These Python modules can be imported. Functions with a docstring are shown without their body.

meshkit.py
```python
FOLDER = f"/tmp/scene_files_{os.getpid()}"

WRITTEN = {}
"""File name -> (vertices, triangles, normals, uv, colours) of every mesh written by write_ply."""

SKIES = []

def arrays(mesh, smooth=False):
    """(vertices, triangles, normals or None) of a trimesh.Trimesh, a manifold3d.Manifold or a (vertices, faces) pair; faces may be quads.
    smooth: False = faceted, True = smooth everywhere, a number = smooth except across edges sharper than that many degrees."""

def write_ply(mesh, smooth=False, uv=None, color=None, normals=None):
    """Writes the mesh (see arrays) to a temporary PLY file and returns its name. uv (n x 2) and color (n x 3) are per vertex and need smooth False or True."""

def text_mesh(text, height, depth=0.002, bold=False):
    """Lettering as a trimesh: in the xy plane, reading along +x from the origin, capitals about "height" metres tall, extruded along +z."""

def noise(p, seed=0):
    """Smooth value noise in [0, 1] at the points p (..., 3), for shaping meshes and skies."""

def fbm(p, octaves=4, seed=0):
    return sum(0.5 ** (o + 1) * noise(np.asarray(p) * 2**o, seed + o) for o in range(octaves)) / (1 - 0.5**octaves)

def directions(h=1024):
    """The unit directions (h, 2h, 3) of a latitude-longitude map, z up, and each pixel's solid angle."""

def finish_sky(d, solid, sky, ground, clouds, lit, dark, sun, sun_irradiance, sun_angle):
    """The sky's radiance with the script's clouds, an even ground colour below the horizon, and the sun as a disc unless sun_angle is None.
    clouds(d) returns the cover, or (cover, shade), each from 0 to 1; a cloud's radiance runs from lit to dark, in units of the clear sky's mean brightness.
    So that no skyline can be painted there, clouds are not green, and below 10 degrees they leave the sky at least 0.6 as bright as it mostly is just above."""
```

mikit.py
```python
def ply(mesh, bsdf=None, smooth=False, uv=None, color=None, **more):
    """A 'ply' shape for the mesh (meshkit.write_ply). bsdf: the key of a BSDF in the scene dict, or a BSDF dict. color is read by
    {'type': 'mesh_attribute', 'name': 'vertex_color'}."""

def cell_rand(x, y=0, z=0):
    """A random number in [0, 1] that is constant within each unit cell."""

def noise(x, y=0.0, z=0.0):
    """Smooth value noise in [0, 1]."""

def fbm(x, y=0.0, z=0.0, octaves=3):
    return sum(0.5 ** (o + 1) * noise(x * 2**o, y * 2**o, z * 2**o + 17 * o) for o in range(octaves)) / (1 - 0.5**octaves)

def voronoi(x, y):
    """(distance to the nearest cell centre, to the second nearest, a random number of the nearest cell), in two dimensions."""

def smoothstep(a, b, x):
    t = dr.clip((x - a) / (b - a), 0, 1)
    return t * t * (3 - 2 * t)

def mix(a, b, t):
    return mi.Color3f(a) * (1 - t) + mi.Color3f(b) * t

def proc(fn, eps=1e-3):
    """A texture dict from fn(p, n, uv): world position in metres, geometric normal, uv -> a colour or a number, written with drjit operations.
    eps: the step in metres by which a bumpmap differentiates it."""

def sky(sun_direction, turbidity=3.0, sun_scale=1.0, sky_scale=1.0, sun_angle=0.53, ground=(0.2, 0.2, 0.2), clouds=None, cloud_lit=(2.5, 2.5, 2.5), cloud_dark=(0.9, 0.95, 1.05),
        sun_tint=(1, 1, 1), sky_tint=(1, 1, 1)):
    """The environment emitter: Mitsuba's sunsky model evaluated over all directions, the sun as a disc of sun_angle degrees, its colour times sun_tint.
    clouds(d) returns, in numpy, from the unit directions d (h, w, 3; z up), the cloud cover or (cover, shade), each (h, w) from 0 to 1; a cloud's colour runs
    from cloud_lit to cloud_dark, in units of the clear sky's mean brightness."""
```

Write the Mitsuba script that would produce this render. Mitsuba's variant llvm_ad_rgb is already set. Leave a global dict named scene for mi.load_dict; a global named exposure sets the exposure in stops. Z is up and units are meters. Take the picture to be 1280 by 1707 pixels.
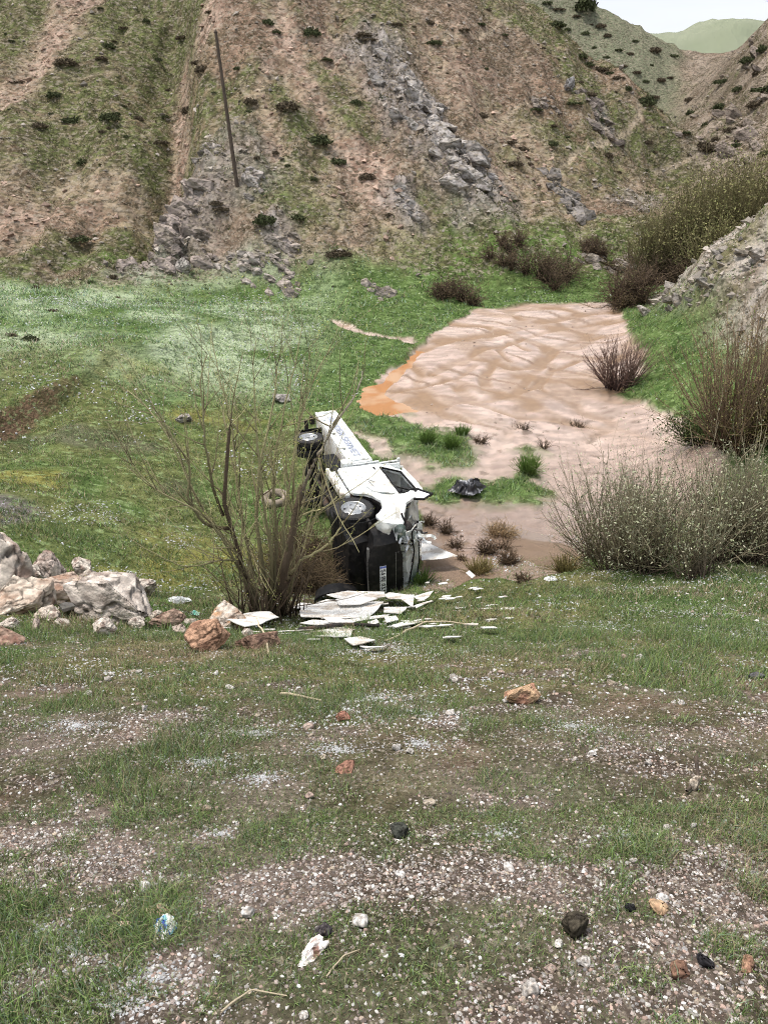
import math, random
import numpy as np
import trimesh
import drjit as dr
import mitsuba as mi
import mikit
from meshkit import noise, fbm, text_mesh

T = mi.ScalarTransform4f
scene, labels = {}, {}
rng = np.random.default_rng(7)

# ------------------------------------------------------------------ camera, sky, exposure
EYE = np.array([0.0, 0.0, 0.0])
PITCH = math.radians(25.0)
scene['camera'] = {'type': 'perspective', 'fov_axis': 'y', 'fov': 67.03, 'near_clip': 0.05, 'far_clip': 2000.0,
                   'to_world': T().look_at(origin=[0, 0, 0], target=[0, math.cos(PITCH), -math.sin(PITCH)], up=[0, 0, 1])}
scene['sky'] = mikit.sky((-0.30, 0.02, 0.90), turbidity=4, sun_scale=0.30, sun_angle=11, clouds=lambda d: (1.0 + 0 * d[..., 0], .35 * fbm(d / np.maximum(d[..., 2:], .12) * 1.1, 4, 3)), cloud_dark=(0.70, 0.75, 0.83),
                         cloud_lit=(0.95, 0.985, 1.05), ground=(0.16, 0.15, 0.12), sun_tint=(.93, 1.0, 1.12))
exposure = 3.2

# ------------------------------------------------------------------ terrain (world metres, z up, the eye at the origin)
#TERRAIN-BEGIN
CP = np.array([(-0.898,0.980,-1.600),(0.000,0.980,-1.600),(0.922,0.980,-1.600),(-1.207,1.460,-1.844),(0.000,1.450,-1.832),(1.223,1.440,-1.819),(-1.871,2.320,-2.249),(-0.924,2.320,-2.249),(0.000,2.300,-2.229),(0.827,2.250,-2.181),(1.861,2.250,-2.181),(-2.474,3.20,-2.690),(-1.273,3.35,-2.774),(0.000,3.90,-3.04),(0.947,3.80,-2.964),(2.733,3.75,-2.925),(-3.42,4.90,-3.59),(-1.906,5.20,-3.75),(0.000,5.60,-3.98),(2.098,6.30,-4.27),(4.36,6.20,-4.20),(-4.55,6.70,-4.39),(-3.25,6.80,-4.49),(-2.450,7.20,-4.76),(-1.666,7.50,-5.09),(-0.746,8.10,-5.40),(0.000,8.10,-5.31),(1.024,9.40,-5.86),(3.03,10.60,-6.11),(4.93,10.90,-6.11),(7.33,10.90,-6.06),(0.000,10.60,-6.54),(-0.774,10.70,-6.55),(-1.349,9.20,-5.98),(-2.920,10.40,-6.42),(0.494,11.00,-6.56),(0.833,11.70,-6.68),(2.223,12.00,-6.55),(3.87,12.20,-6.60),(6.93,12.30,-6.65),(2.432,13.30,-6.80),(0.759,14.80,-6.85),(-0.494,14.40,-6.80),(4.30,16.50,-6.88),(2.416,18.30,-6.81),(7.32,19.50,-6.75),(1.861,21.00,-6.55),(4.71,22.70,-6.52),(7.34,26.00,-6.42),(3.43,27.50,-6.36),(6.20,31.00,-6.21),(8.39,34.50,-6.00),(5.33,13.30,-6.80),(7.41,13.30,-6.80),(9.03,12.80,-6.54),(-3.85,13.00,-6.64),(-5.33,12.00,-6.13),(-2.831,15.00,-7.09),(-1.713,17.00,-7.08),(-7.85,11.50,-5.65),(-6.68,12.40,-5.74),(-7.38,15.00,-5.98),(-5.62,15.20,-6.33),(-4.02,16.50,-6.88),(-5.27,19.00,-6.57),(-6.54,18.20,-6.30),(-7.69,19.60,-5.82),(-8.13,17.20,-5.89),(-8.92,18.40,-5.90),(-8.58,20.30,-5.83),(-7.37,23.00,-5.50),(-5.76,23.70,-5.85),(-3.63,24.20,-6.36),(-1.526,24.00,-6.70),(0.208,26.50,-6.55),(-4.31,29.50,-5.91),(-7.53,29.00,-5.37),(-11.55,28.00,-5.19),(-11.04,22.00,-5.43),(-14.57,30.00,-5.11),(-18.94,40.00,-4.50),(-14.49,22.00,-5.43),(-22.59,36.00,-4.82),(-11.92,17.50,-5.76),(-13.06,40.00,-4.78),(-2.244,29.00,-6.26),(-1.008,33.00,-6.11),(1.558,34.00,-6.30),(-1.527,21.00,-6.73),(-0.298,18.00,-6.86),(7.28,22.20,-6.56),(8.63,21.30,-5.95),(9.08,17.80,-5.11),(8.46,18.60,-6.20),(8.06,15.00,-6.25),(6.96,16.00,-6.52),(10.15,20.50,-4.42),(11.10,23.00,-3.58),(11.77,25.00,-2.459),(12.05,26.00,-1.665),(11.68,28.00,-3.54),(11.94,29.00,-2.852),(11.12,29.50,-4.59),(11.08,31.00,-5.39),(9.54,29.50,-6.02),(12.10,20.00,-2.675),(12.83,22.00,-1.113),(-11.11,38.00,-5.36),(-6.77,37.50,-5.56),(-3.81,36.00,-5.86),(1.637,36.00,-6.00),(5.96,37.50,-6.11),(10.35,38.00,-6.19),(6.20,39.50,-5.28),(9.86,41.50,-4.96),(12.45,42.00,-4.87),(12.90,39.00,-5.78),(-3.49,39.50,-3.88),(-7.06,40.00,-3.93),(0.000,40.50,-3.98),(4.94,42.00,-4.13),(10.39,46.00,-3.57),(14.84,50.00,-3.20),(-11.76,41.00,-4.03),(-9.62,43.50,-1.338),(-5.89,43.50,-1.338),(-0.642,45.00,-1.384),(3.61,46.00,-1.414),(9.46,51.00,-1.568),(15.98,56.00,-1.722),(-7.98,48.00,1.579),(-2.742,49.50,1.628),(2.077,50.00,1.645),(8.14,56.00,1.842),(15.45,62.00,2.040),(20.31,65.00,1.736),(-9.27,53.00,4.92),(-2.933,54.50,5.06),(2.240,55.50,5.16),(8.76,62.00,5.76),(15.78,69.00,6.41),(-10.71,58.50,8.75),(-3.14,60.00,8.98),(2.433,62.00,9.28),(9.31,71.00,10.23),(-11.96,68.00,15.58),(-3.52,70.00,16.03),(2.826,75.00,17.18),(14.87,72.00,8.15),(18.52,70.00,5.27),(21.02,66.00,2.171),(17.54,84.00,7.56),(21.38,80.00,4.34),(24.45,76.00,0.840),(13.16,86.00,9.98),(-17.36,44.00,-3.72),(-18.68,48.50,-1.491),(-20.19,54.00,1.776),(-21.79,60.00,5.58),(-23.66,67.00,10.03),(-21.68,47.50,-1.461),(-22.80,51.00,0.724),(-14.53,48.50,-1.491),(-15.85,54.50,1.793),(-17.23,61.00,5.67),(-18.68,68.00,10.18),(-13.81,57.50,3.64),(-12.31,48.50,-1.491),(-11.73,43.50,-3.38),(-14.58,63.00,7.31),(-15.34,68.00,10.18),(-26.45,78.00,17.87),(-20.84,79.00,18.10),(-24.41,55.50,2.677),(-23.64,62.00,6.48),(-22.65,68.00,10.36),(-35.00,82.00,9.04),(-35.32,90.00,13.47),(-27.56,46.00,-1.414),(-34.39,60.00,3.80),(-43.95,80.00,11.97),(19.43,135.00,20.20),(25.28,134.00,21.52),(31.00,131.00,18.30),(36.16,130.00,16.19),(39.25,128.00,14.26),(42.24,124.00,10.80),(17.07,115.00,10.01),(25.77,125.00,14.50),(32.17,116.00,9.42),(33.56,106.00,4.79),(30.38,99.00,1.716),(5.21,135.00,24.59),(40.67,95.00,12.90),(40.04,100.00,10.91),(39.31,104.00,8.93),(37.64,108.00,6.52),(35.84,110.00,4.30),(34.64,80.00,6.50),(32.57,84.00,2.763),(28.92,84.00,0.130),(30.13,68.00,2.237),(27.62,70.00,-0.338),(20.91,62.00,-2.724),(24.43,54.00,-0.608),(22.82,58.00,-2.165),(17.43,52.00,-4.04),(17.47,44.00,-4.33),(18.83,40.00,-3.93),(35.93,65.00,4.12),(45.03,85.00,12.72)]
 + [(0.,0.,-1.32),(-4.,-1.,-1.3),(4.,-1.,-1.3),(0.,-6.,-1.2),(-12.,-6.,-1.2),(12.,-6.,-1.2),(-9.,3.,-2.9),(9.,3.,-2.9),(-12.,7.5,-4.6),(12.,7.,-4.6)
 ,(17.,22.,-.6),(20.,28.,1.),(14.2,30.5,-4.2),(15.5,33.,-5.),(12.5,36.,-5.6),(26.,40.,2.),(-30.,45.,-2.5),(-45.,60.,8.),(-40.,30.,-4.),(-25.,15.,-5.),(40.,40.,8.),(60.,70.,22.),(45.,90.,18.),(70.,110.,26.)
 ,(60.,140.,14.),(40.,150.,6.),(0.,150.,24.),(20.,160.,12.),(-30.,110.,34.),(-80.,100.,35.),(-80.,160.,45.),(-10.,95.,22.),(5.,100.,20.)])
def _tps(c):
    xy, z = c[:, :2], c[:, 2]
    n = len(c); d2 = ((xy[:, None] - xy[None]) ** 2).sum(-1)
    K = np.where(d2 > 0, .5 * d2 * np.log(np.maximum(d2, 1e-12)), 0)
    Pm = np.c_[np.ones(n), xy]
    Am = np.block([[K + np.eye(n) * .6, Pm], [Pm.T, np.zeros((3, 3))]])
    return np.linalg.solve(Am, np.r_[z, 0, 0, 0])
CW = _tps(CP)
def base(x, y):
    x, y = np.ravel(np.asarray(x, float)), np.ravel(np.asarray(y, float))
    out = CW[-3] + CW[-2] * x + CW[-1] * y
    for i in range(len(CP)):
        d2 = (x - CP[i, 0]) ** 2 + (y - CP[i, 1]) ** 2 + 1e-9
        out += .5 * CW[i] * d2 * np.log(d2)
    return out
#TERRAIN-END

def lin(r, g, b):
    c = np.array([r, g, b], float) / 255.0
    return np.where(c <= 0.04045, c / 12.92, ((c + 0.055) / 1.055) ** 2.4)

def sstep(a, b, x):
    t = np.clip((x - a) / (b - a), 0, 1)
    return t * t * (3 - 2 * t)

def poly_sd(x, y, poly):
    """signed distance in metres to a polygon outline, negative inside"""
    p = np.asarray(poly); q = np.roll(p, -1, 0)
    d = np.full(x.shape, 1e9); inside = np.zeros(x.shape, bool)
    for a, b in zip(p, q):
        e = b - a; t = np.clip(((x - a[0]) * e[0] + (y - a[1]) * e[1]) / (e @ e + 1e-12), 0, 1)
        d = np.minimum(d, (x - a[0] - t * e[0]) ** 2 + (y - a[1] - t * e[1]) ** 2)
        cr = (a[1] > y) != (b[1] > y)
        inside ^= cr & (x < a[0] + (y - a[1]) * e[0] / (e[1] if abs(e[1]) > 1e-9 else 1e-9))
    d = np.sqrt(d)
    return np.where(inside, -d, d)

def line_d(x, y, pts):
    p = np.asarray(pts); d = np.full(x.shape, 1e9)
    for a, b in zip(p[:-1], p[1:]):
        e = b - a; t = np.clip(((x - a[0]) * e[0] + (y - a[1]) * e[1]) / (e @ e + 1e-12), 0, 1)
        d = np.minimum(d, (x - a[0] - t * e[0]) ** 2 + (y - a[1] - t * e[1]) ** 2)
    return np.sqrt(d)

def n2(x, y, f, o=4, seed=0):
    return fbm(np.stack([x * f, y * f, np.zeros_like(x) + seed * 3.7], -1), o, seed)

MUD = [(-0.867,22.56),(0.000,24.88),(1.036,27.68),(1.845,29.84),(3.17,32.88),(4.23,34.64),(5.95,35.52),(8.06,35.36),(9.87,34.64),(9.82,32.48),(8.89,28.32),(8.26,24.40),(8.01,23.36),(7.46,23.28),(7.07,22.72),(7.53,21.28),(8.16,19.80),(7.77,17.22),(7.46,15.64),(6.39,14.66),(4.98,13.66),(3.86,12.78),(3.26,11.52),(2.501,10.78),(1.954,10.94),(1.385,11.06),(0.971,10.80),(0.626,11.28),(0.553,12.56),(0.683,14.80),(0.694,16.52),(0.292,17.60),(-0.462,18.72),(-0.807,19.80),(-0.336,20.80),(-0.693,21.52)]
MUD2 = [(-2.608,32.48),(-1.965,32.08),(-0.944,30.64),(0.231,29.84),(1.367,29.44),(1.677,28.40),(1.084,27.84),(0.000,28.96),(-1.389,30.00),(-2.379,30.96)]
ISLE = [[(-0.745,20.96),(0.000,21.04),(0.829,20.48),(1.593,19.54),(2.296,18.60),(2.045,17.28),(1.143,17.12),(0.728,17.50),(0.297,17.96),(-0.478,19.50)],
        [(0.888,16.52),(1.405,16.78),(1.940,16.50),(2.766,16.46),(3.13,16.82),(3.37,17.64),(3.69,16.98),(3.57,16.02),(3.12,15.28),(2.320,15.12),(1.425,15.22),(0.906,15.74)],
        [(3.48,18.34),(3.81,18.48),(3.72,17.60),(3.41,17.34)]]
ORANGE = [[(-0.687,24.00),(0.000,24.32),(0.447,25.84),(1.071,27.44),(1.088,26.72),(0.475,25.04),(0.152,23.84),(0.000,23.12),(0.492,21.92),(0.856,21.28),(0.000,21.12),(-0.763,21.52),(-1.142,22.24),(-0.966,23.28)]]
SHALLOW = [[(0.730,14.12),(1.495,14.52),(2.588,14.32),(3.50,13.98),(3.73,13.32),(3.34,11.92),(2.584,11.18),(2.011,11.30),(1.325,11.44),(0.808,11.98),(0.685,13.06)], [(7.48,21.68),(8.25,20.08),(8.56,18.92),(8.30,18.58),(7.76,19.94),(7.45,20.72)]]
PINK = [([(-22.16,67.76),(-22.79,64.32),(-23.16,61.12),(-23.58,57.76),(-24.08,55.44)], 1.5, 1.0), ([(-13.67,60.56),(-13.27,57.52),(-12.37,51.92),(-12.37,49.84),(-12.37,48.88)], .7, .9), ([(-11.56,60.96),(-11.42,58.80),(-10.65,56.56)], 1.2, 1.0),
        ([(-6.67,57.20),(-5.99,54.88),(-5.67,53.44),(-4.71,51.12),(-3.39,48.96),(-1.983,47.04),(-0.905,45.44),(0.000,43.76)], .9, .85), ([(-6.59,51.84),(-7.13,49.52),(-6.37,47.28),(-5.66,45.12)], .45, .7), ([(-3.74,56.16),(-2.914,54.00),(-1.415,51.68)], 1.0, .5),
        ([(-1.322,46.96),(-0.586,45.92),(-0.256,44.88)], 1.0, .9), ([(-2.473,42.96),(-1.200,41.04),(0.000,39.60)], 2.0, .4), ([(4.59,56.56),(6.03,54.72),(7.83,53.20),(9.58,51.84),(8.19,47.44)], 3.2, .55), ([(1.929,58.00),(4.59,56.56)], 2.0, .45),
        ([(-20.60,46.16),(-18.91,44.88),(-19.31,41.68),(-19.79,40.64)], 2.2, .6), ([(-18.37,48.00),(-16.42,47.68),(-14.45,46.48),(-16.04,46.16)], 1.6, .55), ([(7.58,54.48),(9.46,53.68),(9.68,51.20)], 1.0, .6)]
PATHS = [([(-8.36,51.20),(-7.00,48.32),(-5.50,46.16),(-4.38,43.84)], .12, .6), ([(-3.01,56.48),(-1.455,53.76),(0.000,51.76)], .13, .6), ([(-3.71,43.12),(-2.417,41.60),(-1.160,39.20)], .13, .6), ([(6.11,47.60),(7.80,47.12),(8.75,46.48)], .13, .6), ([(2.178,53.36),(4.40,53.44),(6.85,55.12),(9.63,58.32)], .13, .6), ([(3.85,44.40),(5.73,43.68),(8.31,43.60)], .13, .5), ([(-23.32,59.60),(-20.60,58.40),(-17.71,59.36)], .12, .5), ([(-21.41,48.72),(-19.02,48.48),(-16.36,48.88),(-13.80,48.24)], .13, .6), ([(-7.37,55.84),(-5.85,54.96),(-3.69,55.20)], .12, .5), ([(9.95,51.28),(11.71,54.16),(14.00,57.76),(16.16,60.72),(17.92,63.28),(19.14,64.88),(19.19,65.76)], .16, 1.0), ([(0.000,55.52),(2.283,56.88),(4.81,60.24),(6.63,62.32),(9.44,68.08)], .14, .8), ([(19.96,62.24),(21.08,63.20),(23.58,64.16)], .16, .9), ([(5.74,51.36),(7.98,54.56),(10.22,56.32)], .13, .6), ([(3.32,46.88),(5.56,49.28),(8.20,53.04)], .12, .5),
         ([(-16.72,47.52),(-15.08,46.32),(-13.29,45.84)], .14, .7), ([(-18.53,49.20),(-16.54,48.16),(-15.07,47.76)], .12, .6), ([(-1.235,42.72),(0.304,41.68),(1.517,41.36),(2.760,41.84)], .14, .5)]
GREY = [([(-0.557,55.36),(0.544,53.44),(1.731,50.00),(2.871,48.08),(4.33,46.80),(5.44,45.52)], 2.0, .95), ([(0.633,44.00),(1.543,42.32)], .7, .8), ([(-11.17,38.96),(-10.35,41.92),(-9.58,43.20)], 2.0, .7), ([(-5.30,40.16),(-4.96,38.32),(-4.52,37.12)], 1.0, .7), ([(-10.01,47.36),(-7.59,44.88),(-6.80,43.36)], 1.4, .5),
        ([(14.14,50.16),(15.92,52.32),(17.64,55.20)], 1.0, .6), ([(15.70,63.36),(15.81,61.36)], .6, .7), ([(-7.50,38.72),(-6.28,38.24)], .9, .6)]
GREEN = [([(-16.93,68.48),(-14.72,59.44),(-13.12,50.88),(-12.91,47.60),(-13.23,44.16),(-14.16,41.68)], 2.0, .8), ([(-4.93,42.96),(-3.63,41.76)], 1.8, .7), ([(-26.17,64.88),(-20.13,58.00),(-18.43,62.64)], 4.0, .35), ([(-20.22,54.08),(-17.32,51.36),(-16.35,56.56)], 4.0, .45), ([(1.696,37.60),(4.70,39.36),(7.94,41.12),(11.65,44.00),(13.48,43.52)], 3.2, .95), ([(0.000,36.56),(1.625,35.68),(4.49,37.12),(10.06,39.36)], 2.0, .9), ([(14.01,54.56),(18.36,61.84),(18.98,57.52)], 4.0, .5), ([(-2.199,36.48),(0.268,35.36)], 1.6, .7), ([(-13.67,41.04),(-9.57,37.44),(-6.04,36.32),(-2.081,34.16)], 1.6, .8), ([(0.000,54.96),(0.752,56.24)], 2, .3), ([(14.24,65.76),(15.70,63.36),(18.72,64.00)], 2.5, .35)]

GULLY = [(-14.95,65.68),(-13.76,57.28),(-12.37,48.88),(-12.23,44.56),(-12.58,40.72)]
LIP = np.array([(-10.43,15.86),(-9.69,16.98),(-9.29,17.92),(-9.04,19.26),(-8.58,20.32),(-8.25,21.84),(-7.58,23.44),(-6.35,23.92)])
def region(x, y):
    """soft material weights over the ground at the points x, y"""
    w = {}
    wob = (n2(x, y, .9, 3, 11) - .5) * 1.3 + (n2(x, y, 4.0, 3, 12) - .5) * .75
    mud = np.minimum(poly_sd(x, y, MUD), poly_sd(x, y, MUD2) + .25)
    isle = np.min([poly_sd(x, y, p) for p in ISLE], 0)
    mudw = sstep(.08, -.10, mud + wob * .62)
    islew = sstep(.35, -.35, isle + wob * 1.1)
    w['isle'] = islew
    w['mud'] = mudw * (1 - islew * sstep(.30, .56, n2(x, y, 1.7, 3, 13) + .17))
    w['mudzone'] = mudw
    w['orange'] = sstep(.30, -.25, np.min([poly_sd(x, y, p) for p in ORANGE], 0) + wob * .15)
    w['shallow'] = sstep(.5, -.4, np.min([poly_sd(x, y, p) for p in SHALLOW], 0) + wob * .9)
    hill = sstep(36.5, 40.5, y + .05 * np.abs(x) + wob * 1.6 - 1.5 * sstep(4, 10, x) + 2.0 * sstep(-6, -14, x))
    rs = sstep(9.3, 11.2, x - .13 * (y - 26) + wob * .8 - 2.5 * sstep(22, 15, y)) * sstep(13, 18, y) * sstep(36, 33, y)   # stony spur
    w['hill'] = hill; w['spur'] = rs
    w['bank'] = sstep(11.4, 10.2, y + wob * .5 - .4 * sstep(1, 4, x) + 2.2 * sstep(-1.6, -3.2, x))
    big = (n2(x, y, .35, 3, 14) - .5)
    stroke = lambda lst, k=1.0: np.max([a * sstep(1.25, .35, (line_d(x, y, p) + wob * .8 * min(r, 1.2) + big * r) / (r * k)) for p, r, a in lst], 0)
    far = y > 20
    for nm, lst in (('pink', PINK), ('path', PATHS), ('grey', GREY), ('green', GREEN)):
        v = np.zeros_like(x)
        if far.any():
            xs, ys, wb, bg = x[far], y[far], wob[far], big[far]
            v[far] = np.max([a * sstep(1.6, .25, (line_d(xs, ys, p) + (wb * .75 * min(r, 1.8) + bg * 1.6 * min(r, 2.2) if r > .3 else wb * .25)) / r) for p, r, a in lst], 0)
        w[nm] = v
    return w

CHAN = [([(10.08,33.04),(8.85,33.12),(7.48,32.56),(5.19,30.64),(3.42,29.52),(2.239,28.88),(1.301,27.84)], .42), ([(9.58,31.76),(7.72,31.36),(6.05,30.16),(4.41,28.40),(3.44,27.60),(2.646,25.92)], .22), ([(5.64,27.20),(4.85,25.68),(4.21,25.44),(3.70,26.24),(2.903,26.48),(2.071,25.84),(1.567,24.80)], .26),
        ([(3.90,26.48),(3.22,24.56),(3.14,22.96),(3.78,22.56),(4.66,23.44),(5.27,24.88)], .20), ([(8.25,29.60),(7.26,29.28),(6.39,28.32),(5.52,26.56),(4.62,24.32),(3.99,22.72)], .24), ([(3.04,25.76),(2.302,24.24),(1.125,23.60),(0.369,23.12)], .18), ([(2.227,23.36),(2.609,21.68),(3.71,20.88),(5.04,20.72),(6.59,20.24),(7.32,19.00)], .22),
        ([(1.071,22.32),(1.668,20.64),(2.462,20.24)], .2), ([(5.23,28.00),(4.72,28.96),(4.10,27.68),(4.33,26.32)], .16), ([(6.64,26.48),(5.66,25.68),(4.84,23.44),(5.20,22.40)], .16)]
def mudform(x, y):
    """relief of the mud flat: lobes and flow lines"""
    wx = x + 2.2 * (n2(x, y, .28, 3, 21) - .5); wy = y + 3.6 * (n2(x, y, .28, 3, 22) - .5)
    a = 1 - np.abs(2 * n2(wx, wy * .8, .42, 2, 23) - 1)
    lob = sstep(.82, .98, a)
    wv = .9 * (n2(x, y, .9, 3, 26) - .5)
    ch = np.max([sstep(1.3, .3, (line_d(x, y, p) + wv * r * 1.5) / r) * (.55 + .45 * sstep(.4, .6, n2(x, y, .8, 2, 27))) for p, r in CHAN], 0)
    lob = np.maximum(lob * .6, ch)
    ter = np.sin((wy * .75 + wx * .9) * 2.1 + 5 * n2(x, y, .3, 2, 25))
    return lob, ter

def detail(x, y, w):
    z = np.zeros_like(x)
    hill, mud = w['hill'], w['mudzone']
    rough = np.maximum(hill, w['spur'])
    far = sstep(60, 110, y)
    # hillside: ribs running downslope, ledges and lumps
    r1 = 1 - np.abs(2 * fbm(np.stack([x * .32, y * .10, x * 0], -1), 3, 31) - 1)
    z += rough * (1 - .4 * far) * ((r1 - .6) * 1.5 + (n2(x, y, .55, 3, 32) - .5) * .9 + (n2(x, y, 1.7, 3, 33) - .5) * .55)
    g = w['grey']
    led = n2(x * 1.4 + y * .5, y * .45, 1.3, 4, 34)
    z += g * rough * ((led - .4) * 2.0 + .2 * np.abs(2 * n2(x, y, 2.7, 3, 35) - 1) + .06)
    z -= w['pink'] * hill * .30
    z -= hill * 2.1 * np.exp(-(line_d(x, y, GULLY) / 1.5) ** 2)
    z += w['path'] * -.06
    # meadow and bank
    soft = (1 - rough) * (1 - mud)
    z += soft * sstep(2, 9, y) * ((n2(x, y, .7, 3, 36) - .5) * .34 + (n2(x, y, 2.6, 3, 37) - .5) * .10)
    near = sstep(12, 6, y)
    z += near * ((n2(x, y, 1.6, 3, 38) - .5) * .09 + (n2(x, y, 7.0, 3, 39) - .5) * .035 + (n2(x, y, 30.0, 2, 40) - .5) * .012)
    # the meadow breaks off in a low earth bank
    sd = (poly_sd(x, y, np.vstack([LIP, [[LIP[-1][0] + 3, 40], [-40, 40], [-40, LIP[0][1]]]])) + .35 * (n2(x, y, 1.1, 3, 43) - .5)) * 1.0
    z -= (.20 + .28 * sstep(-7.6, -8.6, x)) * sstep(-.1 - .7 * sstep(-8.6, -7.6, x), .40 + 1.2 * sstep(-8.6, -7.6, x), sd) * sstep(4.5, .6, sd) * (y < 27)
    z += .16 * sstep(-1.6, -.1, sd) * sstep(.2, -.1, sd) * (y < 27)
    # scoured hollow the truck lies in
    z -= .38 * sstep(1.25, .55, np.hypot((x + .55) / 1.25, (y - 12.1) / 1.15)) * sstep(10.65, 10.95, y)
    # mud
    lob, ter = mudform(x, y)
    z += mud * (-.06 - .09 * lob + .018 * ter + (n2(x, y, 3.2, 3, 41) - .5) * .035 + (n2(x * .6, y * 1.4, 6.0, 3, 44) - .5) * .03)
    z += w['isle'] * mud * .10
    z -= np.maximum(w['orange'] * .16, w['shallow'] * .05)
    z += (1 - mud) * sstep(.0, .9, w['mudzone'] * 0 + .0) * 0
    return z

# grid rows and columns, finer where the ground is near the road edge
def _axis(segs):
    out = []
    for a, b, d in segs:
        out.append(np.linspace(a, b, max(2, int(round((b - a) / d)) + 1))[:-1])
    return np.concatenate(out + [[segs[-1][1]]])
GX = _axis([(-95, -45, 1.4), (-45, -34, .4), (-34, -18, .21), (-18, -6, .12), (-6, -2, .06), (-2, 2, .036), (2, 6, .06), (6, 18, .12), (18, 28, .20), (28, 45, .35), (45, 95, 1.4)])
GY = _axis([(-7, .5, .5), (.5, 3, .025), (3, 7, .040), (7, 12, .050), (12, 22, .08), (22, 36, .115), (36, 66, .19), (66, 74, .26), (74, 140, .6), (140, 165, 1.2)])
XX, YY = np.meshgrid(GX, GY)
KEEP = np.abs(XX) < .66 * np.maximum(YY, 0) + 5.0
ZZ = np.full(XX.shape, np.nan)
xk, yk = XX[KEEP], YY[KEEP]
WK = region(xk, yk)
zk = base(xk, yk) + detail(xk, yk, WK)
ZZ[KEEP] = zk
from scipy.interpolate import RegularGridInterpolator
_zf = RegularGridInterpolator((GY, GX), np.where(KEEP, ZZ, -5), bounds_error=False, fill_value=-5)
def ground(x, y):
    return _zf(np.stack([np.ravel(y), np.ravel(x)], -1))
def gpt(p, dz=0.0):
    return np.array([p[0], p[1], ground(p[0], p[1])[0] + dz])
_wf = {}
def weight(nm, x, y):
    if nm not in _wf:
        a = np.zeros(XX.shape); a[KEEP] = WK[nm]
        _wf[nm] = RegularGridInterpolator((GY, GX), a, bounds_error=False, fill_value=0)
    return _wf[nm](np.stack([np.ravel(y), np.ravel(x)], -1))

# slope, for what grows where
dzy, dzx = np.gradient(np.where(KEEP, ZZ, -5), GY, GX)
SL = np.hypot(dzx, dzy)[KEEP]

def mixc(a, b, t):
    return a + (b - a) * t[:, None]

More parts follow.
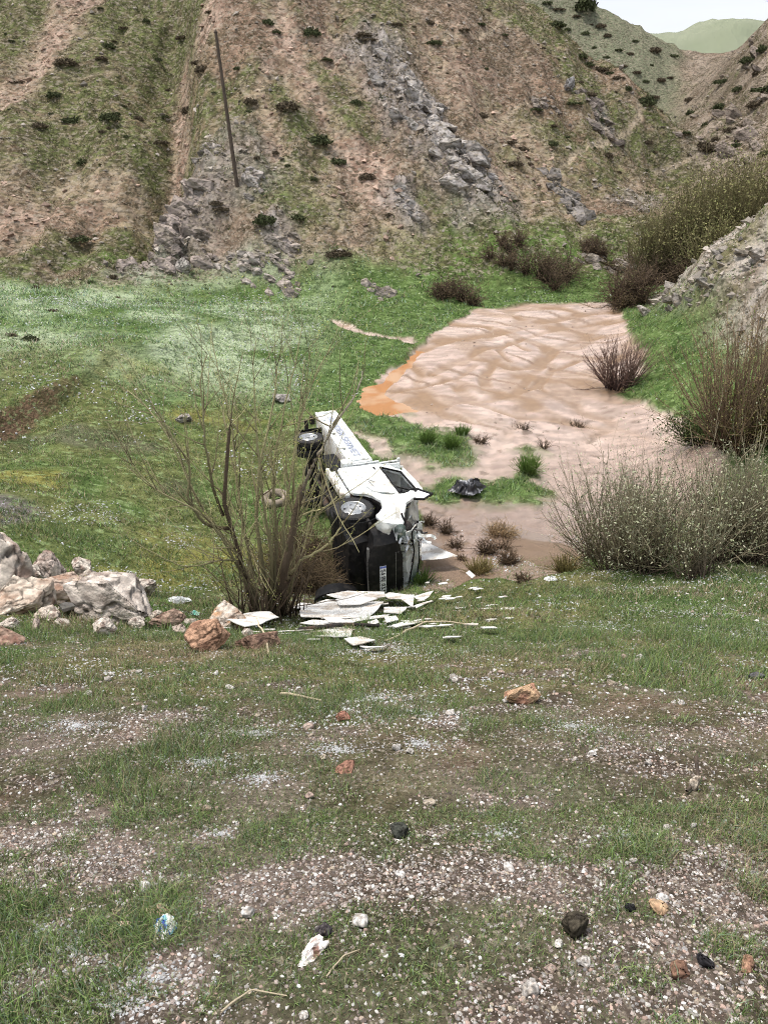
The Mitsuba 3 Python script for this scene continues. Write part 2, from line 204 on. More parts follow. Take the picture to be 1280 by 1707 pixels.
# ------------------------------------------------------------------ ground colours (what the ground is made of)
def gravelness(x, y):
    """bare stony ground between the tufts of the bank"""
    b = n2(x * .8, y * 1.5, .9, 3, 51) - .5
    band = np.exp(-((y - 1.50 - .05 * x + .22 * b) / .19) ** 2) * .95 * sstep(-.8, -.2, x + .3 * b) + .9 * np.exp(-((y - 1.05 - .25 * (x - .4)) / .20) ** 2) * sstep(.05, .4, x + .4 * b)
    pat = sstep(.50, .64, .55 * n2(x, y, 1.7, 3, 52) + .45 * n2(x, y, 6.0, 3, 55) + .03 * sstep(2.6, 1.6, y) - .03 * sstep(3, 6, y))
    left = np.exp(-(((x + .80) / .30) ** 2 + ((y - 1.62) / .22) ** 2)) * .75 + .75 * np.exp(-(((x + 1.05) / .55) ** 2 + ((y - 3.1) / .5) ** 2)) + .6 * np.exp(-(((x - 1.1) / .5) ** 2 + ((y - 2.6) / .5) ** 2))
    return np.clip(np.maximum(np.maximum(band, pat * .8), left) + (n2(x, y, 9, 2, 53) - .5) * .9, 0, 1) * sstep(8.5, 4.5, y)

BARE = [([(-3.75,5.94),(-3.13,5.80),(-2.485,5.54),(-1.956,5.50),(-1.493,5.30),(-1.079,5.48),(-0.742,5.66)], .26), ([(-1.395,3.16),(-1.100,2.840),(-0.879,2.660)], .22), ([(-1.976,3.80),(-1.619,3.64)], .3), ([(0.072,7.86),(0.451,8.20)], .3), ([(-1.362,2.040),(-1.114,1.800)], .16), ([(1.353,3.32),(1.628,3.08)], .35), ([(2.467,4.34),(2.307,3.76)], .4), ([(0.000,2.660),(0.309,2.560)], .2)]
def bareness(x, y):
    return np.max([sstep(1.4, .4, (line_d(x, y, p) + (n2(x, y, 3.0, 3, 54) - .5) * r * 2.2) / r) for p, r in BARE], 0)
def ground_color(x, y, w, sl):
    f1, f2 = n2(x, y, .45, 4, 61), n2(x, y, 2.2, 4, 62)
    f3 = np.where(y > 34, n2(x, y, 3.4, 2, 63), n2(x, y, 9.0, 3, 63))
    soil = mixc(np.array([.075, .058, .048]), np.array([.155, .125, .108]), sstep(.35, .7, f2))
    grassA = mixc(np.array([.060, .105, .032]), np.array([.125, .185, .065]), sstep(.3, .7, f2))
    olive = mixc(np.array([.105, .105, .045]), np.array([.175, .165, .075]), sstep(.3, .7, f3))
    # bank
    gr = gravelness(x, y)
    bank = mixc(mixc(mixc(grassA * .8, olive, sstep(.4, .62, f1)), soil * .9, .65 * sstep(5, 3, y)), soil, np.clip(gr * 1.2 + sstep(.54, .68, f2) * .6, 0, 1))
    br = bareness(x, y)
    bank = mixc(bank, mixc(np.array([.13, .085, .065]), np.array([.25, .185, .15]), sstep(.3, .7, n2(x, y, 7.0, 3, 56))), br * .55 * sstep(.4, .62, n2(x, y, 2.8, 4, 57) + .05))
    # meadow: bright on the terrace, olive and earthy in the hollow
    meadow = mixc(grassA, np.array([.36, .43, .29]), sstep(.30, .58, n2(x, y, .5, 4, 64)) * sstep(20, 24, y) * sstep(-1, -5, x))
    hollow = sstep(24.5, 20, y + .25 * (x + 6)) * sstep(-.5, -2.5, x - .02 * y) * sstep(9.5, 12, y)
    meadow = mixc(meadow, mixc(olive * 1.0, soil * .9, sstep(.56, .70, f1)),     .65 * hollow * sstep(.34, .62, n2(x, y, .5, 3, 65)))
    meadow = mixc(meadow, np.array([.24, .22, .07]), .8 * hollow * sstep(.60, .72, n2(x, y, .55, 4, 84)))
    meadow = mixc(meadow, np.array([.19, .12, .085]), .9 * sstep(-8.4, -9.0, x + 1.2 * (f2 - .5)) * sstep(.36, .50, sl * .6 + (f2 - .5) * .5) * sstep(8, 12, y) * sstep(28, 24, y))
    # hillside
    brown = mixc(np.array([.135, .102, .074]), np.array([.235, .178, .138]), sstep(.3, .7, f2))
    brown = mixc(brown, np.array([.20, .135, .100]), sstep(.45, .75, n2(x, y, .16, 3, 66)) * .6)
    hgreen = mixc(np.array([.085, .098, .042]), np.array([.135, .150, .065]), f3)
    gam = np.clip(sstep(.44, .60, n2(x, y, .22, 4, 67) + .28 * (f2 - .5) + .04) * .8 + w['green'], 0, 1)
    gam = np.clip(gam * (1 - .55 * sstep(.52, .66, n2(x, y, 1.1, 3, 68))), 0, 1)
    lefth = sstep(-8, -11, x + .1 * (y - 45)) * sstep(38, 44, y)
    gam = np.clip(gam + .60 * lefth * sstep(.30, .55, f2) * sstep(43, 47, y), 0, 1)
    gam = np.maximum(gam, .9 * np.exp(-(line_d(x, y, GULLY) / 1.5) ** 2) * sstep(.2, .5, f2))
    zc = base(x, y) if len(x) > 0 else x
    terr = n2(x * .30 + 3, zc * 3.2, 1.0, 3, 73)                       # little cattle terraces following the contour
    brown = mixc(brown, brown * 1.35, sstep(.55, .68, terr)); gam = np.clip(gam + .45 * (.5 - sstep(.40, .62, terr)) * sstep(.1, .4, gam), 0, 1)
    fine = n2(x, y, 3.2, 4, 74)
    hillc = mixc(brown, hgreen, np.clip(gam * (.55 + .9 * sstep(.38, .60, fine)), 0, 1))
    hillc = hillc * (.64 + .82 * sstep(.25, .75, n2(x, y, 4.5, 3, 75)))[:, None]
    hillc = mixc(hillc, mixc(hgreen, np.array([.10, .17, .045]), sstep(.4, .6, f2)), w['green'] * sstep(47, 40, y))
    pinkc = mixc(np.array([.27, .18, .14]), np.array([.46, .35, .285]), sstep(.3, .7, f3))
    hillc = mixc(hillc, pinkc, np.clip(w['pink'] * 1.1 * sstep(.33, .55, .5 * f2 + .5 * fine + .04) * (.75 + .25 * sstep(.36, .56, n2(x, y, .7, 3, 76))), 0, 1))
    hillc = mixc(hillc, np.array([.42, .35, .26]), w['path'] * .9)
    rock = mixc(np.array([.12, .105, .10]), np.array([.40, .37, .355]), sstep(.3, .72, n2(x * 1.6 + y * .6, y * .5, 3.0, 4, 69)))
    hillc = mixc(hillc, rock, np.clip(w['grey'] * sstep(.22, .5, f2 + .1), 0, 1))
    fh = sstep(78, 92, y) * (1 - sstep(20, 24, x - .30 * (y - 60) + 4 * (f1 - .5)))         # the next hill behind, greyer green
    hillc = mixc(hillc, mixc(np.array([.125, .145, .095]), np.array([.19, .205, .145]), f2), fh * .92)
    rh = sstep(20, 24, x - .30 * (y - 60) + 4 * (f1 - .5)) * sstep(36, 42, y)                     # brown stony slope across the gully
    hillc = mixc(hillc, mixc(np.array([.13, .105, .08]), np.array([.30, .25, .21]), sstep(.35, .65, n2(x * .7 + y * .3, y * 1.2, 1.2, 4, 70))), rh * sstep(.35, .55, f2 + .07))
    fhill = np.maximum(w['hill'], 0)
    c = mixc(meadow, bank, w['bank'])
    c = mixc(c, hillc, fhill)
    spur = mixc(mixc(np.array([.17, .135, .105]), np.array([.42, .385, .35]), sstep(.35, .66, n2(x + .4 * y, y * 1.6, 1.1, 4, 71))), olive, sstep(.56, .68, f1) * .7)
    c = mixc(c, spur, w['spur'] * sstep(.25, .5, f2 + .12))
    lob, ter = mudform(x, y)
    mudc = mixc(np.array([.385, .295, .255]), np.array([.465, .375, .33]), sstep(.3, .7, f1 * .5 + f2 * .5))
    mudc = mudc * (.80 + .36 * sstep(.3, .7, n2(x * .6, y * 1.5, 4.0, 4, 77)))[:, None]
    fl = np.abs(np.sin((x * .55 + y * .5) * 3.0 + 9 * n2(x * .7, y * .7, .35, 4, 79)))
    mudc = mixc(mudc, np.array([.22, .155, .115]), 1.0 * sstep(.30, .08, fl) * sstep(.42, .6, n2(x, y, .45, 3, 80)) * sstep(18, 21, y))
    mudc = mixc(mudc, np.array([.25, .165, .105]), np.clip(lob * .95 + .5 * sstep(.3, .9, ter), 0, 1) * sstep(18, 22, y))
    damp = sstep(19.5, 14.5, y + 3 * (f1 - .5))
    mudc = mixc(mudc, np.array([.225, .165, .135]), damp * .85)
    mudc = mixc(mudc, np.array([.12, .085, .06]), sstep(.64, .70, n2(x, y, 3.4, 3, 72)) * .6 * sstep(24, 20, y))
    c = mixc(c, mudc, w['mud'])
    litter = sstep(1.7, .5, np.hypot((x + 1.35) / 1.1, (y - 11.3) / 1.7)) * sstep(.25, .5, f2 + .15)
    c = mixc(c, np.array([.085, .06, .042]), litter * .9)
    track = sstep(.5, .0, np.hypot((x - (-6.77,12.40)[0]) / .8, (y - (-6.77,12.40)[1]) / .8) - .55)
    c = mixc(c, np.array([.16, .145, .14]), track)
    return np.clip(c * (.82 + .36 * f3)[:, None], .01, .8)

GC = ground_color(xk, yk, WK, SL)
idx = np.full(XX.shape, -1); idx[KEEP] = np.arange(KEEP.sum())
q = np.stack([idx[:-1, :-1], idx[:-1, 1:], idx[1:, 1:], idx[1:, :-1]], -1).reshape(-1, 4)
q = q[(q >= 0).all(1)]
VV = np.stack([xk, yk, zk], -1)
# one sheet, cut along its own edges into the pieces of the place
qm = lambda nm: WK[nm][q].mean(1)
cls = np.where(qm('mud') > .5, np.where(yk[q].mean(1) + .6 * (n2(xk[q].mean(1), yk[q].mean(1), 1.2, 3, 78) - .5) < 15.6, 4, 2), np.where(np.maximum(qm('hill'), qm('spur')) > .5, 3, np.where(qm('bank') > .5, 0, 1)))
nrm = np.stack([-dzx[KEEP], -dzy[KEEP], np.ones(KEEP.sum())], -1); nrm /= np.linalg.norm(nrm, axis=1, keepdims=True)
from meshkit import write_ply
def raw_ply(v, f, n, col, bsdf):
    path = write_ply((v, f), False, None, col, normals=n)
    return {'type': 'ply', 'filename': path, 'face_normals': n is None, 'bsdf': {'type': 'ref', 'id': bsdf}}

VC = {'type': 'mesh_attribute', 'name': 'vertex_color'}
def tnoise(p, n, uv):
    return mikit.fbm(p.x * 55, p.y * 55, p.z * 55, 2)
def hnoise(p, n, uv):
    return mikit.fbm(p.x * 7, p.y * 7, p.z * 7, 3)
def hill_dark(p, n, uv):
    a = mikit.fbm(p.x * 4.2, p.y * 3.6, p.z * 6.0, 3); b = mikit.noise(p.x * 9, p.y * 9, p.z * 14)
    return dr.clip(mikit.smoothstep(.48, .64, a) * .62 + mikit.smoothstep(.58, .88, b) * .5, 0, .82)
def hill_light(p, n, uv):
    a = mikit.fbm(p.x * 5.1 + 40, p.y * 4.2, p.z * 7.0, 3); b = mikit.noise(p.x * 11 + 7, p.y * 10, p.z * 13)
    return dr.clip(mikit.smoothstep(.52, .70, a) * .5 + mikit.smoothstep(.70, .92, b) * .65, 0, .8)
def bank_dark(p, n, uv):
    return dr.clip(mikit.smoothstep(.48, .72, mikit.fbm(p.x * 60, p.y * 50, p.z * 50, 3)) * .6, 0, .7)
def bank_light(p, n, uv):
    return dr.clip(mikit.smoothstep(.56, .76, mikit.fbm(p.x * 75 + 9, p.y * 55, p.z * 60, 3)) * .55, 0, .7)
def mnoise(p, n, uv):
    return mikit.fbm(p.x * 18, p.y * 18, p.z * 18, 2)
def meadow_dark(p, n, uv):
    return dr.clip(mikit.smoothstep(.46, .68, mikit.fbm(p.x * 5, p.y * 8, p.z * 8, 4)) * .5, 0, .75)
def meadow_light(p, n, uv):
    return dr.clip(mikit.smoothstep(.55, .76, mikit.fbm(p.x * 7 + 9, p.y * 10, p.z * 9, 3)) * .5, 0, .6)
def toned(dark, light, dc, lc, fn, eps, sc):
    return {'type': 'twosided', 'bsdf': {'type': 'bumpmap', 'arbitrary': mikit.proc(fn, eps), 'scale': sc, 'bsdf': {'type': 'blendbsdf', 'weight': mikit.proc(light),
            'a': {'type': 'blendbsdf', 'weight': mikit.proc(dark), 'a': {'type': 'diffuse', 'reflectance': VC}, 'b': {'type': 'diffuse', 'reflectance': {'type': 'rgb', 'value': dc}}},
            'b': {'type': 'diffuse', 'reflectance': {'type': 'rgb', 'value': lc}}}}}
scene['mat_bank'] = toned(bank_dark, bank_light, [.025, .024, .015], [.33, .30, .24], tnoise, 2e-3, .016)
scene['mat_meadow'] = toned(meadow_dark, meadow_light, [.025, .042, .014], [.30, .40, .19], mnoise, 5e-3, .05)
scene['mat_wet'] = {'type': 'twosided', 'bsdf': {'type': 'bumpmap', 'arbitrary': mikit.proc(hnoise, 1e-2), 'scale': .02, 'bsdf': {'type': 'principled', 'base_color': VC, 'roughness': .20, 'specular': .5}}}
scene['mat_hill'] = toned(hill_dark, hill_light, [.045, .042, .027], [.36, .315, .26], hnoise, 1e-2, .10)
scene['mat_stone'] = {'type': 'twosided', 'bsdf': {'type': 'bumpmap', 'arbitrary': mikit.proc(hnoise, 1e-2), 'scale': .10, 'bsdf': {'type': 'diffuse', 'reflectance': VC}}}
scene['mat_mud'] = {'type': 'twosided', 'bsdf': {'type': 'bumpmap', 'arbitrary': mikit.proc(hnoise, 1e-2), 'scale': .06, 'bsdf': {'type': 'principled', 'base_color': VC, 'roughness': .42, 'specular': .45}}}
scene['mat_vert'] = {'type': 'twosided', 'bsdf': {'type': 'diffuse', 'reflectance': VC}}
scene['mat_leaf'] = {'type': 'twosided', 'bsdf': {'type': 'diffuse', 'reflectance': VC}}
scene['mat_rock'] = {'type': 'twosided', 'bsdf': {'type': 'bumpmap', 'arbitrary': mikit.proc(tnoise, 2e-3), 'scale': .010, 'bsdf': {'type': 'diffuse', 'reflectance': VC}}}

def tag(key, label=None, cat=None, group=None, kind=None):
    d = {}
    if label: d['label'] = label
    if cat: d['category'] = cat
    if group: d['group'] = group
    if kind: d['kind'] = kind
    labels[key] = d

for k, (nm, mat, lab) in enumerate([('bank', 'mat_bank', 'grassy stony bank sloping down from the road edge'), ('meadow', 'mat_meadow', 'green hail dusted meadow on the valley floor'),
                                    ('mud', 'mat_mud', 'pink brown flood mud spread over the valley floor'), ('hillside', 'mat_hill', 'steep brown and green hillside with scree and rocks'), ('wet_mud', 'mat_wet', 'dark wet mud at the low end of the flat')]):
    fq = q[cls == k]
    u, inv = np.unique(fq, return_inverse=True)
    fq = inv.reshape(-1, 4)
    scene[nm] = raw_ply(VV[u], np.vstack([fq[:, [0, 1, 2]], fq[:, [0, 2, 3]]]), nrm[u], GC[u], mat)
    tag(nm, lab, None, None, 'structure')

# far green hill closing the valley
fx, fy = np.meshgrid(np.linspace(30, 190, 110), np.linspace(175, 420, 80))
ridge = (94.65,280.00,34.39)[2]
fz = -18 + (ridge + 18 + 2.2 * np.sin(fx * .06) + 6 * (n2(fx.ravel(), fy.ravel(), .02, 3, 81).reshape(fx.shape) - .5) - 5.5 * sstep(120, 135, fx) + 3 * np.exp(-((fx - 103) / 9) ** 2)) * sstep(175, 285, fy) - sstep(285, 420, fy) * 40
fz += (n2(fx.ravel(), fy.ravel(), .12, 4, 82).reshape(fx.shape) - .5) * 4 * sstep(175, 200, fy)
fi = np.arange(fx.size).reshape(fx.shape)
ff = np.stack([fi[:-1, :-1], fi[:-1, 1:], fi[1:, 1:], fi[1:, :-1]], -1).reshape(-1, 4)
fn = n2(fx.ravel(), fy.ravel(), .1, 4, 83)
scene['far_hill'] = raw_ply(np.stack([fx.ravel(), fy.ravel(), fz.ravel()], -1), np.vstack([ff[:, [0, 1, 2]], ff[:, [0, 2, 3]]]), None,
                            mixc(np.array([.20, .235, .16]), np.array([.29, .31, .24]), fn), 'mat_vert')
tag('far_hill', 'pale green hill closing the head of the valley', None, None, 'structure')

# ------------------------------------------------------------------ mesh helpers
def cat(parts):
    v, f, c, o = [], [], [], 0
    for p in parts:
        v.append(p[0]); f.append(np.asarray(p[1]) + o); o += len(p[0])
        if len(p) > 2: c.append(p[2])
    return np.vstack(v), np.vstack(f), (np.vstack(c) if c else None)

def tubes(Pt, R, sides=4):
    """many tapered tubes at once: points (n, k, 3), radii (n, k)"""
    n, k, _ = Pt.shape
    t = np.gradient(Pt, axis=1); t /= np.linalg.norm(t, axis=2, keepdims=True) + 1e-9
    ref = np.where(np.abs(t[..., 2:]) < .9, np.array([0, 0, 1.]), np.array([1., 0, 0]))
    a = np.cross(t, ref); a /= np.linalg.norm(a, axis=2, keepdims=True) + 1e-9
    b = np.cross(t, a)
    an = np.arange(sides) * 2 * np.pi / sides
    v = Pt[:, :, None] + R[:, :, None, None] * (np.cos(an)[:, None] * a[:, :, None] + np.sin(an)[:, None] * b[:, :, None])
    i, j = np.meshgrid(np.arange(k - 1), np.arange(sides), indexing='ij')
    qd = np.stack([i * sides + j, i * sides + (j + 1) % sides, (i + 1) * sides + (j + 1) % sides, (i + 1) * sides + j], -1).reshape(-1, 4)
    qd = (qd[None] + (np.arange(n) * k * sides)[:, None, None]).reshape(-1, 4)
    return v.reshape(-1, 3), np.vstack([qd[:, [0, 1, 2]], qd[:, [0, 2, 3]]])

def per_vert(colors, count):
    return np.repeat(colors, count, 0)

def add(key, mesh, bsdf, col=None, smooth=True):
    """one entry of the scene"""
    v, f = np.asarray(mesh[0], float), np.asarray(mesh[1])
    if col is not None:
        col = np.broadcast_to(np.asarray(col, float), (len(v), 3))
    if smooth is not True and smooth is not False or smooth is False:
        if col is not None and smooth is False:      # faceted, one colour per face corner
            vv = v[f].reshape(-1, 3); cc = col[f].reshape(-1, 3); ff = np.arange(len(vv)).reshape(-1, 3)
            scene[key] = mikit.ply((vv, ff), bsdf, smooth=False, color=cc)
            return key
        scene[key] = mikit.ply((v, f), bsdf, smooth=smooth)
        return key
    scene[key] = mikit.ply((v, f), bsdf, smooth=True, color=col)
    return key

_seen = {}
def key_of(name):
    n = _seen.get(name, 0); _seen[name] = n + 1
    return name if n == 0 else f'{name}_{n:03d}'

def leaves(cen, ln, wd, r, up=0.0):
    """diamond leaves at random angles: two triangles each"""
    n = len(cen)
    d = r.normal(size=(n, 3)); d[:, 2] += up; d /= np.linalg.norm(d, axis=1, keepdims=True)
    s = np.cross(d, r.normal(size=(n, 3))); s /= np.linalg.norm(s, axis=1, keepdims=True) + 1e-9
    ln = np.broadcast_to(ln, (n,))[:, None]; wd = np.broadcast_to(wd, (n,))[:, None]
    v = np.stack([cen, cen + d * ln * .5 + s * wd * .5, cen + d * ln, cen + d * ln * .5 - s * wd * .5], 1).reshape(-1, 3)
    b = np.arange(n)[:, None] * 4
    return v, np.vstack([b + [0, 1, 2], b + [0, 2, 3]])

def blades(pos, h, wd, lean, r, seg=2):
    """grass blades: bent strips that end in a point"""
    n = len(pos)
    a = r.uniform(0, 2 * np.pi, n); side = np.stack([np.cos(a), np.sin(a), 0 * a], -1) * wd[:, None] * .5
    b = r.uniform(0, 2 * np.pi, n); ld = np.stack([np.cos(b), np.sin(b), 0 * b], -1) * (lean * h)[:, None]
    up = np.array([0, 0, 1.]) * h[:, None]
    if seg == 2:
        m = pos + up * .55 + ld * .3; t = pos + up * (1 - .35 * lean[:, None]) + ld
        v = np.stack([pos - side, pos + side, m - side * .8, m + side * .8, t], 1).reshape(-1, 3)
        k = np.arange(n)[:, None] * 5
        return v, np.vstack([k + [0, 1, 3], k + [0, 3, 2], k + [2, 3, 4]]), 5
    t = pos + up + ld
    v = np.stack([pos - side, pos + side, t], 1).reshape(-1, 3)
    return v, np.arange(n)[:, None] * 3 + [0, 1, 2], 3

SKEW = np.array([[.8, .36, -.48], [-.6, .48, -.64], [0, .8, .6]])
ICO = {k: trimesh.creation.icosphere(subdivisions=k) for k in range(6)}
def rock(size, seed, sub=2, planes=11, rough=.10, soft=.0):
    """an angular stone: a ball cut by random planes, then roughened"""
    r = np.random.default_rng(seed)
    m = ICO[sub]; d = np.array(m.vertices)
    nn = r.normal(size=(planes, 3)); nn /= np.linalg.norm(nn, axis=1, keepdims=True)
    h = r.uniform(.55, 1.0, planes)
    rad = np.min(np.where(d @ nn.T > .05, h / np.maximum(d @ nn.T, .05), 9), 1)
    rad = np.minimum(rad, 1.15)
    if soft: rad = rad * (1 - soft) + soft * .85
    if sub >= 2:
        rad = rad * (1 + rough * 2 * (fbm(d * 2.3 + seed % 97, 4, seed % 13) - .5))
    if sub >= 4:
        cr = np.abs(2 * fbm(d @ SKEW * np.array([1.6, 1.6, 2.8]) + seed % 31, 3, 5) - 1)
        r2_ = 1 - np.abs(2 * fbm(d @ SKEW * 4.2 + seed % 23, 4, 6) - 1)
        rad = rad - .07 * sstep(.16, .0, cr) + .10 * (r2_ - .6) + .07 * (fbm(d * 11 + 3, 3, 8) - .5)
    return d * rad[:, None] * np.asarray(size), np.array(m.faces)

def crag(size, seed, cell=.035, n=15, amp=1.0):
    """a broken boulder: hull of a few points, cut fine, then split, pitted and rounded a little"""
    r = np.random.default_rng(seed); size = np.asarray(size, float)
    p = r.normal(size=(n, 3)); p /= np.linalg.norm(p, axis=1, keepdims=True) * r.uniform(.86, 1.12, (n, 1))
    h = trimesh.convex.convex_hull(p)
    v, f = trimesh.remesh.subdivide_to_size(h.vertices, h.faces, 1.45 * cell / size.mean(), max_iter=9)
    m = trimesh.Trimesh(v, f); m.merge_vertices(); trimesh.smoothing.filter_laplacian(m, lamb=.5, iterations=3)
    v = np.array(m.vertices); d = v / np.linalg.norm(v, axis=1, keepdims=True)
    q_ = v @ SKEW
    cr = np.abs(2 * fbm(q_ * np.array([1.5, 1.5, 3.0]) + seed % 31, 4, 5) - 1)
    rg = 1 - np.abs(2 * fbm(q_ * 3.1 + seed % 23, 4, 6) - 1)
    v = v * (1 + amp * (.30 * (fbm(q_ * 1.3 + seed % 7, 2, 2) - .5) - .11 * sstep(.12, .0, cr) + .12 * (rg - .65) + .09 * (fbm(q_ * 9 + 3, 3, 8) - .5)))[:, None]
    return v * size, np.array(m.faces), d

def rotz(v, a):
    c, s = math.cos(a), math.sin(a)
    return v @ np.array([[c, s, 0], [-s, c, 0], [0, 0, 1.]])

# ------------------------------------------------------------------ materials of made things
def principled(nm, col, rough=.5, metallic=0.0, spec=.5, **k):
    scene[nm] = {'type': 'twosided', 'bsdf': {'type': 'principled', 'base_color': col if isinstance(col, dict) else {'type': 'rgb', 'value': list(col)}, 'roughness': rough, 'metallic': metallic, 'specular': spec, **k}}
def paint(p, n, uv):
    d = mikit.fbm(p.x * 9, p.y * 9, p.z * 9, 3); g = mikit.noise(p.x * 60, p.y * 14, p.z * 40)
    t = mikit.smoothstep(.54, .70, d) * .7 + mikit.smoothstep(.80, .93, g) * .6
    return mikit.mix([.74, .77, .77], [.40, .38, .33], dr.clip(t, 0, 1))
principled('mat_paint', mikit.proc(paint), .32, clearcoat=.4, clearcoat_gloss=.8)
def black(p, n, uv):
    return mikit.mix([.007, .007, .008], [.022, .020, .019], mikit.smoothstep(.45, .8, mikit.fbm(p.x * 12, p.y * 12, p.z * 12, 3)))
principled('mat_black', mikit.proc(black), .48, spec=.22)
def tyre(p, n, uv):
    return mikit.mix([.014, .014, .015], [.07, .06, .05], mikit.smoothstep(.5, .8, mikit.fbm(p.x * 15, p.y * 15, p.z * 15, 3)))
principled('mat_tyre', mikit.proc(tyre), .75)
def under(p, n, uv):
    return mikit.mix([.014, .012, .011], [.075, .045, .03], mikit.smoothstep(.45, .75, mikit.fbm(p.x * 8, p.y * 8, p.z * 8, 3)))
principled('mat_under', mikit.proc(under), .7)
principled('mat_steel', (.50, .51, .52), .34, .85)
principled('mat_dark_steel', (.20, .20, .20), .45, .6)
def sheet(p, n, uv):
    t = mikit.smoothstep(.44, .72, mikit.fbm(p.x * 5, p.y * 5, p.z * 5, 4)) * .8 + .5 * mikit.smoothstep(.6, .8, mikit.fbm(p.x * 22, p.y * 22, p.z * 22, 2))
    return mikit.mix([.70, .70, .69], [.38, .32, .26], dr.clip(t, 0, 1))
principled('mat_sheet', mikit.proc(sheet), .45)
principled('mat_ink', (.31, .34, .43), .6)
principled('mat_print', (.02, .02, .025), .6)
principled('mat_plate', (.75, .76, .78), .4)
principled('mat_plate_blue', (.12, .16, .45), .4)
principled('mat_cloth', (.05, .052, .06), .85)
principled('mat_foam', (.42, .36, .26), .9)
principled('mat_orange_water', mikit.proc(lambda p, n, uv: mikit.mix([.37, .185, .085], [.44, .29, .19], mikit.smoothstep(.35, .7, mikit.fbm(p.x * 1.6, p.y * 1.6, 0.0, 3)))), .14, spec=.5)
principled('mat_brown_water', (.205, .15, .115), .05, spec=.5)
principled('mat_wood', mikit.proc(lambda p, n, uv: mikit.mix([.035, .026, .020], [.10, .075, .058], mikit.noise(p.x * 40, p.y * 40, p.z * 3))), .9)
principled('mat_bag', (.035, .036, .042), .28)
scene['mat_glass'] = {'type': 'blendbsdf', 'weight': .45, 'a': {'type': 'thindielectric'}, 'b': {'type': 'twosided', 'bsdf': {'type': 'principled', 'base_color': {'type': 'rgb', 'value': [.11, .17, .145]}, 'roughness': .25}}}
scene['mat_plastic_scrap'] = {'type': 'twosided', 'bsdf': {'type': 'principled', 'base_color': VC, 'roughness': .3, 'specular': .5}}

# ------------------------------------------------------------------ water
# each pool keeps one level; the long channel is a chain of level steps
def pool(key, poly, mat, label, off):
    """a sheet of water that follows the fall of its channel"""
    from shapely.geometry import Polygon, Point
    pg = Polygon(poly).buffer(.45, join_style=1)
    x0, y0, x1, y1 = pg.bounds
    gx, gy = np.arange(x0, x1 + .1, .09), np.arange(y0, y1 + .1, .09)
    X, Y = np.meshgrid(gx, gy)
    Z = base(X, Y).reshape(X.shape) + off
    from scipy.ndimage import gaussian_filter
    Z = gaussian_filter(Z, 6, mode='nearest')
    ins = poly_sd(X.ravel(), Y.ravel(), np.array(pg.exterior.coords)[:-1]).reshape(X.shape) < .1
    ii = np.arange(X.size).reshape(X.shape)
    qq = np.stack([ii[:-1, :-1], ii[:-1, 1:], ii[1:, 1:], ii[1:, :-1]], -1).reshape(-1, 4)
    qq = qq[ins.ravel()[qq].all(1)]
    v = np.stack([X.ravel(), Y.ravel(), Z.ravel()], -1)
    u, inv = np.unique(qq, return_inverse=True); qq = inv.reshape(-1, 4)
    add(key, (v[u], np.vstack([qq[:, [0, 1, 2]], qq[:, [0, 2, 3]]])), mat)
    tag(key, label, None, None, 'structure')
pool('stream_water', ORANGE[0], 'mat_orange_water', 'orange muddy stream along the edge of the mud', -.135)
pool('flood_water', SHALLOW[0], 'mat_brown_water', 'shallow brown flood water beside the truck', -.112)

# ------------------------------------------------------------------ near ground cover: gravel, grass, hail
def scatter(n, y0, y1, k=.56, m=.35, power=1.0):
    # a margin beyond the frame, at the same density
    if y0 < 8 and n > 1:
        n, m = n * (k * (y1) + m + .45) / (k * y1 + m), m + .45
    y = y0 + (y1 - y0) * rng.random(int(n)) ** power
    wmax = k * y1 + m
    x = rng.uniform(-1, 1, len(y)) * wmax
    ok = np.abs(x) < k * y + m
    return x[ok], y[ok]

def stones(x, y, size, col, sub=0, sink=.3):
    """many small pebbles in one mesh"""
    n = len(x); z = ground(x, y)
    # six-cornered chips, each corner pushed about
    class m: vertices = np.array([[1, 0, 0], [-1, 0, 0], [0, 1, 0], [0, -1, 0], [0, 0, 1], [0, 0, -1.]]) * 1.12; faces = np.array([[0, 2, 4], [2, 1, 4], [1, 3, 4], [3, 0, 4], [2, 0, 5], [1, 2, 5], [3, 1, 5], [0, 3, 5]])
    if sub: m = ICO[0]
    bv = np.array(m.vertices)
    nv = len(bv)
    sc = size[:, None] * np.stack([rng.uniform(.7, 1.25, n), rng.uniform(.7, 1.25, n), rng.uniform(.45, .85, n)], -1) * .5
    jit = 1 + rng.normal(0, .13, (n, nv))
    skew_ = rng.normal(0, .22, (n, nv, 3)) * (0 if sub else 1)
    a = rng.uniform(0, 6.283, n); ca, sa = np.cos(a)[:, None], np.sin(a)[:, None]
    v = (bv[None] + skew_) * jit[..., None] * sc[:, None]
    tl = rng.uniform(-.5, .5, n)[:, None]
    v = np.stack([v[..., 0], v[..., 1] * np.cos(tl) - v[..., 2] * np.sin(tl), v[..., 1] * np.sin(tl) + v[..., 2] * np.cos(tl)], -1)
    v = np.stack([v[..., 0] * ca - v[..., 1] * sa, v[..., 0] * sa + v[..., 1] * ca, v[..., 2]], -1)
    v += np.stack([x, y, z + size * (.32 - sink * .5)], -1)[:, None]
    f = (np.array(m.faces)[None] + (np.arange(n) * nv)[:, None, None]).reshape(-1, 3)
    return v.reshape(-1, 3), f, per_vert(col, nv)

